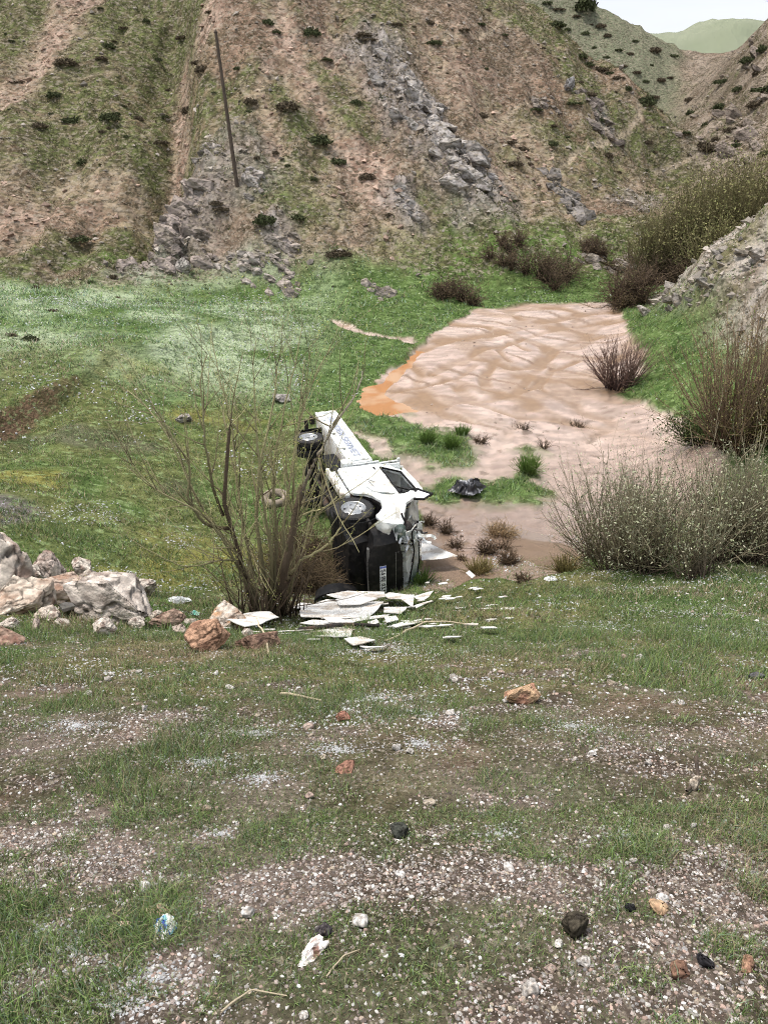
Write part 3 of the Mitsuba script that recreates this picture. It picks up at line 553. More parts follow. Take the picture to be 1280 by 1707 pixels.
PEB = np.array([[.46, .44, .42], [.60, .58, .56], [.36, .31, .29], [.40, .30, .26], [.25, .21, .19], [.70, .69, .68], [.30, .25, .21], [.16, .14, .13], [.44, .38, .30], [.34, .33, .33]])
PW = np.array([.15, .10, .15, .12, .15, .05, .12, .09, .04, .03])
def pebble_cols(n, bright=1.0):
    c = PEB[rng.choice(len(PEB), n, p=PW)] * rng.uniform(.5, 1.28, (n, 1)) * bright
    return np.clip(c, .02, .8)

gp = []
for n, y0, y1, s0, s1 in ((60000, .85, 1.9, .0036, .0125), (42000, 1.9, 3.4, .0058, .015), (20000, 3.4, 6.5, .010, .026), (4000, 6.5, 11, .02, .05)):
    x, y = scatter(n, y0, y1)
    keep = rng.random(len(x)) < .21 + .79 * sstep(.2, .75, gravelness(x, y)) + .12 * (y > 3.4)
    x, y = x[keep], y[keep]
    sz = s0 + (s1 - s0) * rng.random(len(x)) ** 3.0
    pc_ = pebble_cols(len(x)); bg_ = sz > s0 + .62 * (s1 - s0)
    gp.append(stones(x[~bg_], y[~bg_], sz[~bg_], pc_[~bg_], sink=.48)); gp.append(stones(x[bg_], y[bg_], sz[bg_], pc_[bg_], sub=1, sink=.48))
v, f, c = cat(gp)
add('gravel', (v, f), 'mat_vert', c, smooth=False)
tag('gravel', 'pale mixed gravel lying between the grass tufts', 'gravel', None, 'stuff')

HAILSPOTS = [(*p, a, b) for p, a, b in zip([(-0.772,1.240),(-0.758,2.500),(-0.527,1.840),(-0.528,1.140),(-0.474,2.320),(-0.571,1.040),(-0.214,2.680),(0.162,2.700),(0.898,2.940),(1.148,1.820),(-1.527,3.04),(0.367,1.820),(0.758,1.780),(-0.874,1.320),(-0.643,2.960),(-0.072,3.74)], (.09, .14, .07, .10, .10, .12, .12, .10, .22, .06, .16, .06, .06, .06, .14, .18), (.07, .10, .05, .07, .08, .06, .09, .09, .18, .06, .12, .05, .05, .06, .10, .14))]
# hail grains and small white chips, in drifts
hp = []
for n, y0, y1, s in ((3000, .9, 3, .006), (46000, 3, 8, .0105), (26000, 8, 14, .020), (46000, 17, 38, .042)):
    x, y = scatter(n, y0, y1, .56, .4)
    d = n2(x, y, 1.3 if y1 < 15 else .45, 3, 91)
    keep = rng.random(len(x)) < sstep(.46, .68, d) * .9 + .06
    if y1 > 15:
        keep &= (weight('mud', x, y) < .2) & (weight('hill', x, y) < .3) & ((x < -2.5) | (rng.random(len(x)) < .15))
    x, y = x[keep], y[keep]
    if y1 == 3:
        for cx, cy, rx, ry in HAILSPOTS:
            m_ = int(240 * min(2.5, rx * ry / .006)); a_, r_ = rng.uniform(0, 6.283, m_), np.abs(rng.normal(0, .85, m_))
            x = np.r_[x, cx + rx * r_ * np.cos(a_)]; y = np.r_[y, cy + ry * r_ * np.sin(a_)]
    hp.append(stones(x, y, s * rng.uniform(.45, 1.7, len(x)), np.repeat([[.72, .74, .77]], len(x), 0) * rng.uniform(.75, 1.05, (len(x), 1)) * (.72 if y1 == 3 else .9), sink=.35))
v, f, c = cat(hp)
add('hail', (v, f), 'mat_vert', c, smooth=False)
tag('hail', 'white hailstones lying in drifts on the grass', 'hail', None, 'stuff')

GA = np.array([[.185, .285, .085], [.24, .335, .12], [.105, .185, .06], [.20, .265, .115], [.25, .28, .15], [.19, .275, .175]])
def grass_cols(n, dry):
    c = GA[rng.integers(0, len(GA), n)] * rng.uniform(.5, 1.3, (n, 1))
    s = np.array([.36, .30, .20]) * rng.uniform(.6, 1.15, (n, 1))
    return np.where((rng.random(n) < dry)[:, None], s, c)

gb = []
for n, y0, y1, h0, h1, w0, seg in ((150000, .85, 2.0, .012, .062, .0019, 2), (120000, 2.0, 3.8, .016, .062, .0030, 1), (130000, 3.8, 7.0, .025, .075, .0050, 1), (110000, 7.0, 12.5, .035, .10, .0095, 1)):
    x, y = scatter(n, y0, y1, .55, .3)
    # clumps
    cl = n2(x, y, 5.0, 3, 92) * .55 + n2(x, y, 1.1, 3, 93) * .45 + .10 * sstep(.45, -.05, x) * sstep(1.5, 1.25, y) + .04 * sstep(3, 6, y)
    gv = np.maximum(gravelness(x, y), bareness(x, y) * .55)
    keep = rng.random(len(x)) < sstep(.34, .58, cl - .34 * (gv - .35)) * .88 + .12 * (gv < .6)
    x, y, cl = x[keep], y[keep], cl[keep]
    h = (h0 + (h1 - h0) * rng.random(len(x)) ** 1.6) * (.40 + 1.25 * sstep(.42, .72, cl) ** 1.4)
    ps = np.stack([x, y, ground(x, y) - .004], -1)
    vv, ff, nb = blades(ps, h, w0 * rng.uniform(.7, 1.3, len(x)), rng.uniform(.15, 1.1, len(x)), rng, seg)
    dry = np.clip(.10 + .42 * sstep(.50, .68, n2(x, y, .9, 3, 94)), 0, .8)
    gb.append((vv, ff, per_vert(grass_cols(len(x), dry), nb)))
v, f, c = cat(gb)
add('bank_grass', (v, f), 'mat_leaf', c)
tag('bank_grass', 'short patchy green and straw coloured grass on the bank', 'grass', None, 'stuff')

# meadow turf, hollow and island grass, tussocks of the hillside
mb = []
for n, y0, y1, h0, h1, w0, per in ((120000, 11.5, 20, .03, .10, .016, 1), (130000, 20, 32, .04, .12, .028, 1), (75000, 32, 46, .05, .16, .045, 1)):
    x, y = scatter(n, y0, y1, .57, .6)
    wm, wh = weight('mud', x, y), weight('hill', x, y)
    cl = n2(x, y, 2.6, 3, 95)
    keep = (rng.random(len(x)) < sstep(.30, .55, cl) + .12) & (wm < .4) & (weight('orange', x, y) < .3) & (weight('shallow', x, y) < .6) & (rng.random(len(x)) < 1 - wh) & (rng.random(len(x)) < 1 - .8 * weight('spur', x, y))
    x, y, cl = x[keep], y[keep], cl[keep]
    hollow = sstep(24.5, 20, y + .25 * (x + 6)) * sstep(-.5, -2.5, x - .02 * y)
    isle = weight('isle', x, y)
    h = (h0 + (h1 - h0) * rng.random(len(x)) ** 1.5) * (.6 + .8 * sstep(.4, .65, cl)) * (1 + .8 * isle)
    ps = np.stack([x, y, ground(x, y) - .005], -1)
    vv, ff, nb = blades(ps, h, w0 * rng.uniform(.6, 1.3, len(x)), rng.uniform(.3, 1.3, len(x)), rng, 1)
    col = grass_cols(len(x), .06 + .30 * hollow)
    col = np.where(((rng.random(len(x)) < (.3 + .5 * sstep(-1, -6, x)) * (1 - hollow) * (x < 3)))[:, None], col * np.array([1.6, 1.55, 2.0]), col)
    mb.append((vv, ff, per_vert(col, nb)))
v, f, c = cat(mb)
add('meadow_grass', (v, f), 'mat_leaf', c)
tag('meadow_grass', 'bright green spring grass on the valley floor', 'grass', None, 'stuff')

x = rng.uniform(-48, 42, 160000); y = rng.uniform(36, 95, 160000)
k = np.abs(x) < .56 * y + 1
x, y = x[k], y[k]
wh = weight('hill', x, y); gg = n2(x, y, .9, 4, 96)
k = (rng.random(len(x)) < wh * (sstep(.40, .58, gg) * .9 + .12)) & (weight('pink', x, y) < .45) & (weight('path', x, y) < .3)
x, y = x[k], y[k]
nb_per = 3
ps = np.repeat(np.stack([x, y, ground(x, y) - .02], -1), nb_per, 0) + rng.normal(0, .10, (len(x) * nb_per, 3)) * [1, 1, 0]
hh = np.repeat(rng.uniform(.05, .20, len(x)), nb_per) * rng.uniform(.6, 1.1, len(ps))
vv, ff, nb = blades(ps, hh, np.full(len(ps), .055), rng.uniform(.6, 1.6, len(ps)), rng, 1)
gsh = np.repeat(np.clip(sstep(.42, .62, n2(x, y, .22, 4, 67) + .04) * .6 + weight('green', x, y) * .7, 0, 1), nb_per)
tc = np.where((rng.random(len(ps)) < gsh)[:, None], np.array([.105, .12, .052]), np.array([.215, .175, .118])) * rng.uniform(.55, 1.45, (len(ps), 1))
add('hillside_grass', (vv, ff), 'mat_leaf', per_vert(tc, nb))
tag('hillside_grass', 'sparse dry tussock grass on the steep hillside', 'grass', None, 'stuff')

# scattered stones on the hillside and spur
x = np.r_[rng.uniform(-40, 40, 52000), rng.uniform(8, 18, 5000)]; y = np.r_[rng.uniform(36, 100, 52000), rng.uniform(17, 34, 5000)]
k = (np.abs(x) < .56 * y + 1)
x, y = x[k], y[k]
k = rng.random(len(x)) < .10 + .5 * weight('pink', x, y) + .9 * weight('grey', x, y) + .5 * weight('spur', x, y)
k &= (weight('mud', x, y) < .1) & (np.maximum(weight('hill', x, y), weight('spur', x, y)) > .3)
x, y = x[k], y[k]
c0 = np.where((weight('pink', x, y) > .3)[:, None], np.array([.44, .33, .27]), np.array([.38, .345, .31])) * rng.uniform(.5, 1.25, (len(x), 1))
sx_, sy_ = scatter(9000, 12, 36, .42, .5)
km = (weight('mud', sx_, sy_) > .5) & (rng.random(len(sx_)) < .06 + .5 * sstep(.55, .7, n2(sx_, sy_, .8, 3, 97)))
sv_ = stones(sx_[km], sy_[km], .02 + .07 * rng.random(km.sum()) ** 3, np.array([.34, .27, .23]) * rng.uniform(.45, 1.25, (km.sum(), 1)), sink=.5)
add('mud_grit', (sv_[0], sv_[1]), 'mat_vert', sv_[2], smooth=False); tag('mud_grit', 'small stones and clods strewn on the mud', 'grit', None, 'stuff')
v, f, c = stones(x, y, .06 + .30 * rng.random(len(x)) ** 5 + .45 * (rng.random(len(x)) > .975) * rng.random(len(x)), c0)
add('scree', (v, f), 'mat_vert', c, smooth=False)
tag('scree', 'loose stones strewn over the hillside', 'scree', None, 'stuff')

# ------------------------------------------------------------------ rocks
def rock_col(d, base_c, dark, seed, k=2.0, red=None):
    t = fbm(d @ SKEW * np.array([k, k, k * 1.5]) + seed % 17, 5, seed % 11)
    cr = np.abs(2 * fbm(d @ SKEW * np.array([1.6, 1.6, 2.8]) + seed % 31, 3, 5) - 1)
    c = mixc(np.asarray(dark), np.asarray(base_c), sstep(.28, .58, t))
    c = c * (.30 + .70 * sstep(.0, .14, cr))[:, None] * (.62 + .62 * sstep(.3, .7, fbm(d * 6.5 + 2, 4, seed % 9)))[:, None]
    if red is not None:
        c = mixc(c, np.asarray(red), sstep(.52, .66, fbm(d * 1.4 + 9, 3, seed % 7)) * .85)
    return c

def boulder(name, label, p, size, seed, base_c, dark, red=None, turn=0.0, sub=5, planes=13, sink=.25, tilt=0.0, group=None, cat_='boulder', dz=0.0, rough=.16):
    key = key_of(name)
    if sub >= 4:
        v, f, d = crag(size, seed, .028 * max(.25, np.mean(size) / .4), 9 + planes // 2, rough / .16)
        d = v / np.asarray(size)
    else:
        v, f = rock(size, seed, sub, planes, rough); d = v / np.asarray(size)
    col = rock_col(d, base_c, dark, seed, red=red)
    if tilt:
        c, s = math.cos(tilt), math.sin(tilt)
        v = v @ np.array([[c, 0, -s], [0, 1, 0], [s, 0, c]])
    v = rotz(v, turn)
    g = gpt(p)
    v = v + g + [0, 0, -v[:, 2].min() * (1 - sink) + dz]
    add(key, (v, f), 'mat_rock', col)
    tag(key, label, cat_, group)
    return key

PALE, PD, RUST = (.60, .54, .49), (.27, .20, .17), (.42, .21, .12)
boulder('boulder', 'long pale boulder with dark hollow at the top end of the pile', (-5.11,9.00), (.70, .44, .62), 3, (.66, .60, .54), PD, turn=-.45, tilt=.3, sink=.05)
boulder('boulder', 'knobbly cream boulder in front of the long pale one', (-4.30,7.86), (.42, .28, .30), 12, (.64, .56, .48), (.36, .25, .19), turn=.4, sink=.2)
boulder('boulder', 'brown stained boulder wedged between cream and grey veined ones', (-4.26,8.90), (.34, .26, .26), 21, (.54, .44, .37), (.22, .14, .11), red=(.36, .23, .17), turn=.9, sink=.15)
boulder('boulder', 'large grey veined limestone boulder, widest of the pile', (-3.20,7.88), (.66, .36, .40), 34, (.63, .57, .52), (.30, .25, .22), turn=-.25, tilt=.26, sink=.10)
boulder('boulder', 'small low white rock at the foot of the grey veined boulder', (-3.81,8.36), (.26, .15, .09), 40, (.68, .63, .58), PD, turn=.2, sub=4)
boulder('boulder', 'pale pink rock peeping out behind the pile', (-4.96,10.14), (.26, .22, .26), 47, (.60, .51, .46), PD, turn=1.2, sub=4)
boulder('boulder', 'cream chip lying at the foot of the knobbly boulder', (-3.81,7.44), (.15, .12, .10), 49, (.66, .58, .50), PD, turn=.6, sub=4)
boulder('boulder', 'narrow pale wedge standing between the two largest boulders', (-4.30,9.74), (.18, .14, .24), 50, (.60, .54, .48), PD, turn=.3, sub=4)
for k, (p_, lab) in enumerate([((-2.744,7.28), 'small cream stone under the end of the grey boulder'), ((-3.01,8.70), 'pale chip between the grey boulder and reddish slab'), ((-2.890,6.76), 'flat cream stone before the grey veined boulder'), ((-3.45,7.06), 'cream cobble between the two cream stones'), ((-3.79,6.64), 'cream cobble below the long pale boulder'), ((-3.50,6.54), 'brownish cobble at the lowest edge of the pile'), ((-2.156,6.86), 'brown cobble beside the reddish slab'), ((-2.465,8.34), 'pale cobble between the slab and orange block'), ((-1.430,6.76), 'grey cobble beside the folded panel'), ((-4.73,10.62), 'pale block behind the pale wedge'), ((-5.08,9.78), 'cream block half hidden behind the knobbly boulder'), ((-3.58,10.06), 'grey block behind the grey veined boulder')]):
    sz_ = [.12, .10, .15, .10, .11, .09, .10, .09, .08, .24, .26, .20][k]
    boulder('boulder', lab, p_, (sz_, sz_ * .8, sz_ * .75), 140 + k, [(.62, .56, .50), (.50, .42, .37)][k in (5, 6)], PD, turn=k * .9, sub=4, sink=.25)
boulder('boulder', 'reddish slab leaning on the end of the rock pile', (-2.463,7.52), (.22, .14, .16), 52, (.40, .29, .23), (.17, .10, .08), turn=.5, tilt=.4, sub=4, sink=.2)
boulder('boulder', 'red earth caked rock sunk into the cut edge of bank', (-3.44,5.80), (.26, .2, .12), 58, (.40, .29, .23), (.24, .14, .11), turn=.2, sub=4, sink=.4)
boulder('boulder', 'rounded pale boulder stained orange beside the bare willow', (-1.913,8.18), (.30, .24, .27), 67, (.58, .52, .46), (.30, .22, .17), red=(.50, .30, .17), turn=.2, sink=.15)
boulder('boulder', 'square orange brown block half sunk in the bank', (-1.546,5.66), (.22, .17, .20), 71, (.44, .28, .195), (.30, .17, .12), turn=.15, sink=.3, planes=8, rough=.08)
boulder('boulder', 'brown earthy clod beside the folded white panel', (-1.101,5.74), (.20, .14, .09), 77, (.30, .20, .15), (.15, .10, .08), turn=.4, sub=4, sink=.4)
boulder('rock', 'ochre orange rock with grey end lying on the grass slope', (0.738,3.50), (.16, .105, .095), 84, (.60, .42, .27), (.36, .22, .15), red=(.46, .25, .18), turn=.25, sink=.2, cat_='rock', planes=10)
boulder('rock', 'dark olive brown stone standing in the gravel', (0.459,1.260), (.042, .032, .034), 91, (.075, .066, .05), (.04, .035, .03), turn=.2, sub=4, sink=.25, cat_='rock')
boulder('rock', 'flat ochre stone tilted in the gravel', (0.703,1.360), (.025, .034, .014), 95, (.55, .40, .26), (.40, .26, .17), turn=.5, sub=4, sink=.3, cat_='rock', tilt=.3)
boulder('rock', 'flat topped red brown stone near a black one', (0.646,1.120), (.030, .024, .021), 98, (.30, .18, .13), (.14, .085, .065), turn=.1, sub=4, sink=.25, cat_='rock', planes=8)
boulder('rock', 'black stone touching a red brown one', (0.711,1.140), (.027, .018, .016), 104, (.035, .034, .038), (.015, .015, .017), turn=-.3, sub=4, sink=.25, cat_='rock')
boulder('rock', 'small orange stone at the end of the black one', (0.814,1.140), (.022, .018, .015), 107, (.42, .26, .18), (.25, .14, .10), turn=.8, sub=3, sink=.3, cat_='rock')
boulder('rock', 'small black stone beside the flat ochre stone', (0.627,1.360), (.013, .013, .015), 110, (.035, .035, .038), (.02, .02, .02), turn=.3, sub=3, sink=.25, cat_='rock')
boulder('rock', 'dark grey stone just above the crumpled cardboard', (-0.147,1.280), (.024, .022, .018), 113, (.10, .09, .095), (.05, .045, .05), turn=.3, sub=3, sink=.25, cat_='rock')
boulder('rock', 'flat terracotta stone lying in the grass', (-0.150,2.380), (.050, .040, .020), 118, (.36, .20, .15), (.24, .13, .10), turn=.6, sub=4, sink=.35, cat_='rock', planes=8)
boulder('rock', 'small terracotta chip above the flat terracotta stone', (-0.212,3.18), (.035, .03, .03), 121, (.40, .20, .15), (.24, .13, .10), turn=.2, sub=3, sink=.3, cat_='rock')
boulder('rock', 'dark grey stone at the edge of the grassy slope', (2.422,4.12), (.06, .05, .045), 125, (.13, .13, .14), (.07, .07, .07), turn=.2, sub=4, sink=.25, cat_='rock')
boulder('rock', 'round cream stone beside the dark one in gravel', (0.410,1.220), (.012, .011, .010), 129, (.70, .68, .64), (.5, .47, .43), sub=3, sink=.2, cat_='rock')
boulder('rock', 'tall pale splinter of stone in the grass', (1.127,2.120), (.020, .016, .042), 131, (.55, .49, .42), (.35, .28, .22), sub=3, sink=.2, cat_='rock')
boulder('rock', 'dark mossy stone in a tuft above the gravel', (0.046,1.800), (.032, .028, .026), 137, (.07, .075, .065), (.04, .04, .035), sub=3, sink=.3, cat_='rock')
boulder('rock', 'grey rock with pale rim on the meadow hollow', (-5.29,19.80), (.26, .2, .14), 141, (.36, .33, .31), (.16, .14, .13), sub=4, sink=.4, cat_='rock')
boulder('rock', 'whitish rock cluster in the grass behind the willow', (-2.989,21.92), (.3, .2, .16), 147, (.42, .40, .38), (.2, .18, .17), sub=4, sink=.4, cat_='rock')
# single pale stones that stand out of the gravel
k = 0
while k < 90:
    xx, yy = scatter(1, .95, 5.0, .5, .1)
    if len(xx) == 0 or rng.random() > .25 + gravelness(xx, yy)[0]:
        continue
    s = float(.008 + .012 * rng.random() ** 2) * (1 + .14 * yy[0])
    boulder('stone', 'pale rounded stone lying loose in the gravel', (xx[0], yy[0]), (s, s * rng.uniform(.7, 1), s * rng.uniform(.5, .8)), 300 + k, PEB[rng.choice([1, 1, 0, 5, 8, 3])] * 1.05, (.38, .34, .30), turn=rng.uniform(0, 6), sub=2, planes=9, sink=.25, group='pale loose stones in the gravel', cat_='stone')
    k += 1

# rock outcrops of the hillside: each a thing, its larger rocks its parts
def outcrop(label, spots, n, s0, s1, seed, base_c=(.42, .39, .37), dark=(.17, .15, .145), flat=.7, spread=None):
    key = key_of('rock_outcrop')
    r = np.random.default_rng(seed)
    spots = np.asarray(spots)
    small = []
    for i in range(n):
        t = r.random() * (len(spots) - 1); a = int(t); p = spots[a] * (1 - t + a) + spots[min(a + 1, len(spots) - 1)] * (t - a)
        p = p + r.normal(0, spread or .5, 2)
        s = s0 + (s1 - s0) * r.random() ** 2.2
        size = np.array([s, s * r.uniform(.6, 1.0), s * r.uniform(flat * .8, flat * 1.5)]) * .5
        hp_ = r.normal(size=(16, 3)); hp_ /= np.linalg.norm(hp_, axis=1, keepdims=True) * r.uniform(.8, 1.25, (16, 1))
        hm_ = trimesh.convex.convex_hull(hp_); v, f = trimesh.remesh.subdivide(hm_.vertices, hm_.faces); d = np.array(v); v = d * (1 + .16 * (fbm(d * 2.6 + i, 2, seed)[:, None] - .5)) * size * [1.25, .9, .9]
        col = mixc(np.asarray(dark), np.asarray(base_c), sstep(.30, .62, fbm(d * np.array([1.6, 1.6, 4.]) + i, 3, 3))) * r.uniform(.75, 1.15)
        tl = r.uniform(.2, .7); c, sn = math.cos(tl), math.sin(tl)
        v = rotz(v @ np.array([[c, 0, -sn], [0, 1, 0], [sn, 0, c]]), r.uniform(-.9, .1))
        v = v + gpt(p) + [0, 0, size[2] * .02]
        if s > .55:
            pk = f'{key}__rock' + ('' if (m := len([1 for q_ in scene if q_.startswith(key + '__rock')])) == 0 else f'_{m:03d}')
            add(pk, (v, f), 'mat_hill', col, smooth=False)
        else:
            small.append((v, f, np.clip(col, .02, .8)))
    if small:
        v, f, c = cat(small)
        add(f'{key}__rubble', (v, f), 'mat_hill', c, smooth=False); labels[f'{key}__rubble'] = {'kind': 'stuff'}
    tag(key, label, 'rock outcrop')

outcrop('long grey rock band running down the middle of the hillside', [(0.000,54.56),(0.793,52.96),(1.734,50.16),(2.459,48.96),(3.36,47.68),(4.63,46.32),(5.44,45.52)], 150, .25, 1.5, 1, (.47, .445, .43), spread=.75)
outcrop('broad pinkish grey crag at the foot of the ridge below the pole', [(-11.63,39.04),(-11.34,40.80),(-10.61,41.60),(-9.77,41.92),(-9.96,39.60),(-11.23,38.56),(-9.47,40.32)], 120, .25, 1.5, 2, (.40, .34, .31), spread=.7)
outcrop('narrow upright crag with dark face beside the hill foot', [(-4.98,39.92),(-4.82,38.64),(-4.52,37.12),(-4.23,36.32)], 40, .25, 1.1, 3, (.42, .37, .34), spread=.35)
outcrop('low pale ledges between the two crags at the hill foot', [(-7.38,38.72),(-6.74,38.40),(-6.09,37.76),(-5.77,38.88)], 36, .2, .9, 4, (.46, .42, .39), spread=.45)
outcrop('dark grey twin rocks beside the goat path', [(10.04,51.12),(10.36,49.28),(10.71,47.68),(11.00,46.32)], 34, .25, 1.5, 5, (.30, .28, .27), (.12, .11, .105), spread=.38)
outcrop('small grey rock fin in the reddish scree', [(0.691,43.52),(1.120,42.88),(1.539,42.16)], 18, .25, 1.1, 6, (.42, .40, .39), spread=.22)
outcrop('rocky rib high on the hill under a rounded knob', [(14.28,62.72),(15.01,62.08),(15.57,61.04)], 26, .3, 1.3, 7, (.30, .26, .24), spread=.5)
outcrop('brown ledge rocks above the goat path', [(10.38,59.20),(10.89,58.96),(11.47,58.80)], 18, .25, 1.0, 8, (.32, .28, .25), spread=.35)
outcrop('whitish rocks where the pole stands', [(-7.23,42.80),(-6.80,42.72),(-6.42,42.56),(-9.33,45.52),(-10.51,48.08)], 30, .2, .9, 9, (.44, .41, .39), spread=.35)
outcrop('grey broken ledge above the willow thicket foot', [(14.14,50.16),(15.01,50.56),(15.22,49.20),(15.34,53.20)], 24, .25, 1.0, 10, (.38, .34, .31), spread=.5)
outcrop('grey slabs poking out along the stony spur', [(12.01,33.68),(10.45,27.60),(10.47,26.24),(10.72,25.52),(11.21,24.88),(11.15,23.36)], 44, .2, .9, 11, (.38, .355, .33), (.15, .14, .13), .45, .5)
outcrop('weathered ledge behind the dark red brush', [(10.65,40.80),(11.94,41.12),(13.41,41.44)], 26, .3, 1.2, 12, (.40, .36, .32), flat=.45, spread=.4)
outcrop('lone stump like rocks at the hill foot', [(-0.326,35.92),(0.000,36.32),(0.271,35.76)], 14, .2, .9, 13, (.45, .40, .36), spread=.3)
outcrop('brown crags stepping down the slope across the gully', [(37.43,102.16),(35.40,89.44),(37.17,88.88),(31.10,74.88),(28.82,76.40),(27.73,62.64),(23.23,64.64)], 60, .5, 2.4, 14, (.33, .28, .25), (.14, .115, .10), .5, 2.2)
boulder('boulder', 'rounded grey knob of rock high on the hillside', (13.12,62.24), (.48, .42, .55), 777, (.42, .41, .41), (.2, .19, .18), sub=4, sink=.2)
boulder('boulder', 'white streaked block at the foot of the pinkish crag', (-9.57,38.32), (.42, .34, .38), 778, (.52, .49, .46), (.2, .18, .17), sub=4, sink=.2)

# ------------------------------------------------------------------ the wrecked pickup truck, lying on its left side
# local axes: s = metres back from the front bumper, r = towards the truck's right side (now up), u = the truck's own up
TB = np.array([-.305, .951, .050]); TB /= np.linalg.norm(TB)
TU = np.array([.952, .305, .03]); TU -= TB * (TB @ TU); TU /= np.linalg.norm(TU)
TR = np.cross(TU, TB)
TO = np.array([-.60, 11.0, -6.24])
TM = np.stack([TB, TR, TU], 1)
def tk(v):
    return np.asarray(v, float) @ TM.T + TO
TRUCK = 'pickup_truck'
tag(TRUCK, 'wrecked white pickup truck lying on its side in the gully', 'truck')
def part(name, mesh, mat, smooth=30, local=True):
    base_key = f'{TRUCK}__{name}'
    n = _seen.get(base_key, 0); _seen[base_key] = n + 1
    key = base_key if n == 0 else f'{base_key}_{n:03d}'
    v, f = (np.array(mesh.vertices), np.array(mesh.faces)) if hasattr(mesh, 'vertices') else mesh
    scene[key] = mikit.ply((tk(v) if local else v, f), mat, smooth=smooth)
    return key[len(TRUCK) + 2:]
def rbox(s0, s1, r0, r1, u0, u1, bev=.015):
    c = np.array([[s0, s1], [r0, r1], [u0, u1]], float); b = min(bev, (c[:, 1] - c[:, 0]).min() * .45)
    pts = []
    for i in (0, 1):
        for j in (0, 1):
            for k in (0, 1):
                p = np.array([c[0, i], c[1, j], c[2, k]]); sg = np.array([1 - 2 * i, 1 - 2 * j, 1 - 2 * k]) * b
                for ax in range(3):
                    o = sg.copy(); o[ax] = 0; pts.append(p + o)
    return trimesh.convex.convex_hull(np.array(pts))
def cyl(p0, p1, rad, n=20):
    p0, p1 = np.asarray(p0, float), np.asarray(p1, float)
    m = trimesh.creation.cylinder(rad, segment=[p0, p1], sections=n); return m
def join(*ms):
    return trimesh.util.concatenate([m if isinstance(m, trimesh.Trimesh) else trimesh.Trimesh(m[0], m[1], process=False) for m in ms])
def flat(poly, holes, r0, r1, edge=.09):
    """a sheet cut in the s-u plane, standing between r0 and r1, cut fine enough to dent"""
    from shapely.geometry import Polygon
    m = trimesh.creation.extrude_polygon(Polygon(poly, holes), r1 - r0, engine='earcut')
    v, f = trimesh.remesh.subdivide_to_size(m.vertices, m.faces, edge, max_iter=8)
    v = np.array(v); return np.stack([v[:, 0], r0 + v[:, 2], v[:, 1]], 1), np.array(f)[:, ::-1]
def dent(v, amt, freq, seed, axis=None):
    d = np.stack([fbm(v * freq + 7 * k, 3, seed + k) - .5 for k in range(3)], -1) * 2 * amt
    if axis is not None:
        m = np.zeros(3); m[axis] = 1; d = d * m
    return v + d
arc = lambda cx, cu, rad, a0, a1, n=14: [(cx + rad * math.cos(a), cu + rad * math.sin(a)) for a in np.linspace(a0, a1, n)]

# cab: side skin that faces up, with the wheel arch and the window opening
side = [(2.26, .46), (2.28, 1.30), (2.24, 1.66), (2.12, 1.76), (1.36, 1.80), (1.16, 1.74), (.62, 1.22), (.30, 1.10), (.12, 1.02), (.10, .80), (.22, .62)] + arc(.74, .36, .47, math.radians(150), math.radians(14), 14) + [(1.24, .46)]
win = [(2.10, 1.24), (2.05, 1.62), (1.34, 1.65), (.98, 1.30), (.98, 1.24)]
v, f = flat(side, [win], .74, .79)
v[:, 1] += .05 * sstep(1.1, .5, v[:, 2]) * 0 - .16 * sstep(1.2, 1.78, v[:, 2]) - .10 * sstep(.5, .1, v[:, 0]) + .03 * sstep(.3, .0, np.abs(np.hypot(v[:, 0] - .74, v[:, 2] - .36) - .47))
v = dent(v, .034, 3.0, 1, 1); v = dent(v, .016, 9.0, 8); v = dent(v, .10, 2.6, 2) * sstep(.9, .1, v[:, :1]) + v * (1 - sstep(.9, .1, v[:, :1]))
part('cab_side', (v, f), 'mat_paint', 25)
CABR = lambda u: .79 - .16 * sstep(1.2, 1.78, np.asarray(u))
# door: a panel 12 mm proud of the skin, with a seam round it
door = [(2.12, .58), (2.14, 1.18), (1.02, 1.18), (.98, 1.10), (1.20, .82), (1.24, .58)]
v, f = flat(door, [], .795, .807)
v[:, 1] += CABR(v[:, 2]) - .79 + .018 * np.cos((v[:, 2] - .88) / .30 * 1.3); v = dent(v, .034, 3.0, 1, 1); v = dent(v, .020, 6, 4, 1)
part('door', (v, f), 'mat_paint', 25)
part('door__handle', rbox(1.98, 2.10, .80, .835, 1.09, 1.125, .008), 'mat_black')
part('door__window_frame', join(*[cyl((a[0], float(CABR(a[1])) + .01, a[1]), (b[0], float(CABR(b[1])) + .01, b[1]), .018, 8) for a, b in zip(win, win[1:] + win[:1])]), 'mat_black')
part('door__scratches', join(*[cyl((1.75 - .2 * i, .83, .75 + .1 * (i % 2)), (1.5 - .2 * i, .829, .95 - .06 * i), .004, 5) for i in range(3)]), 'mat_black')
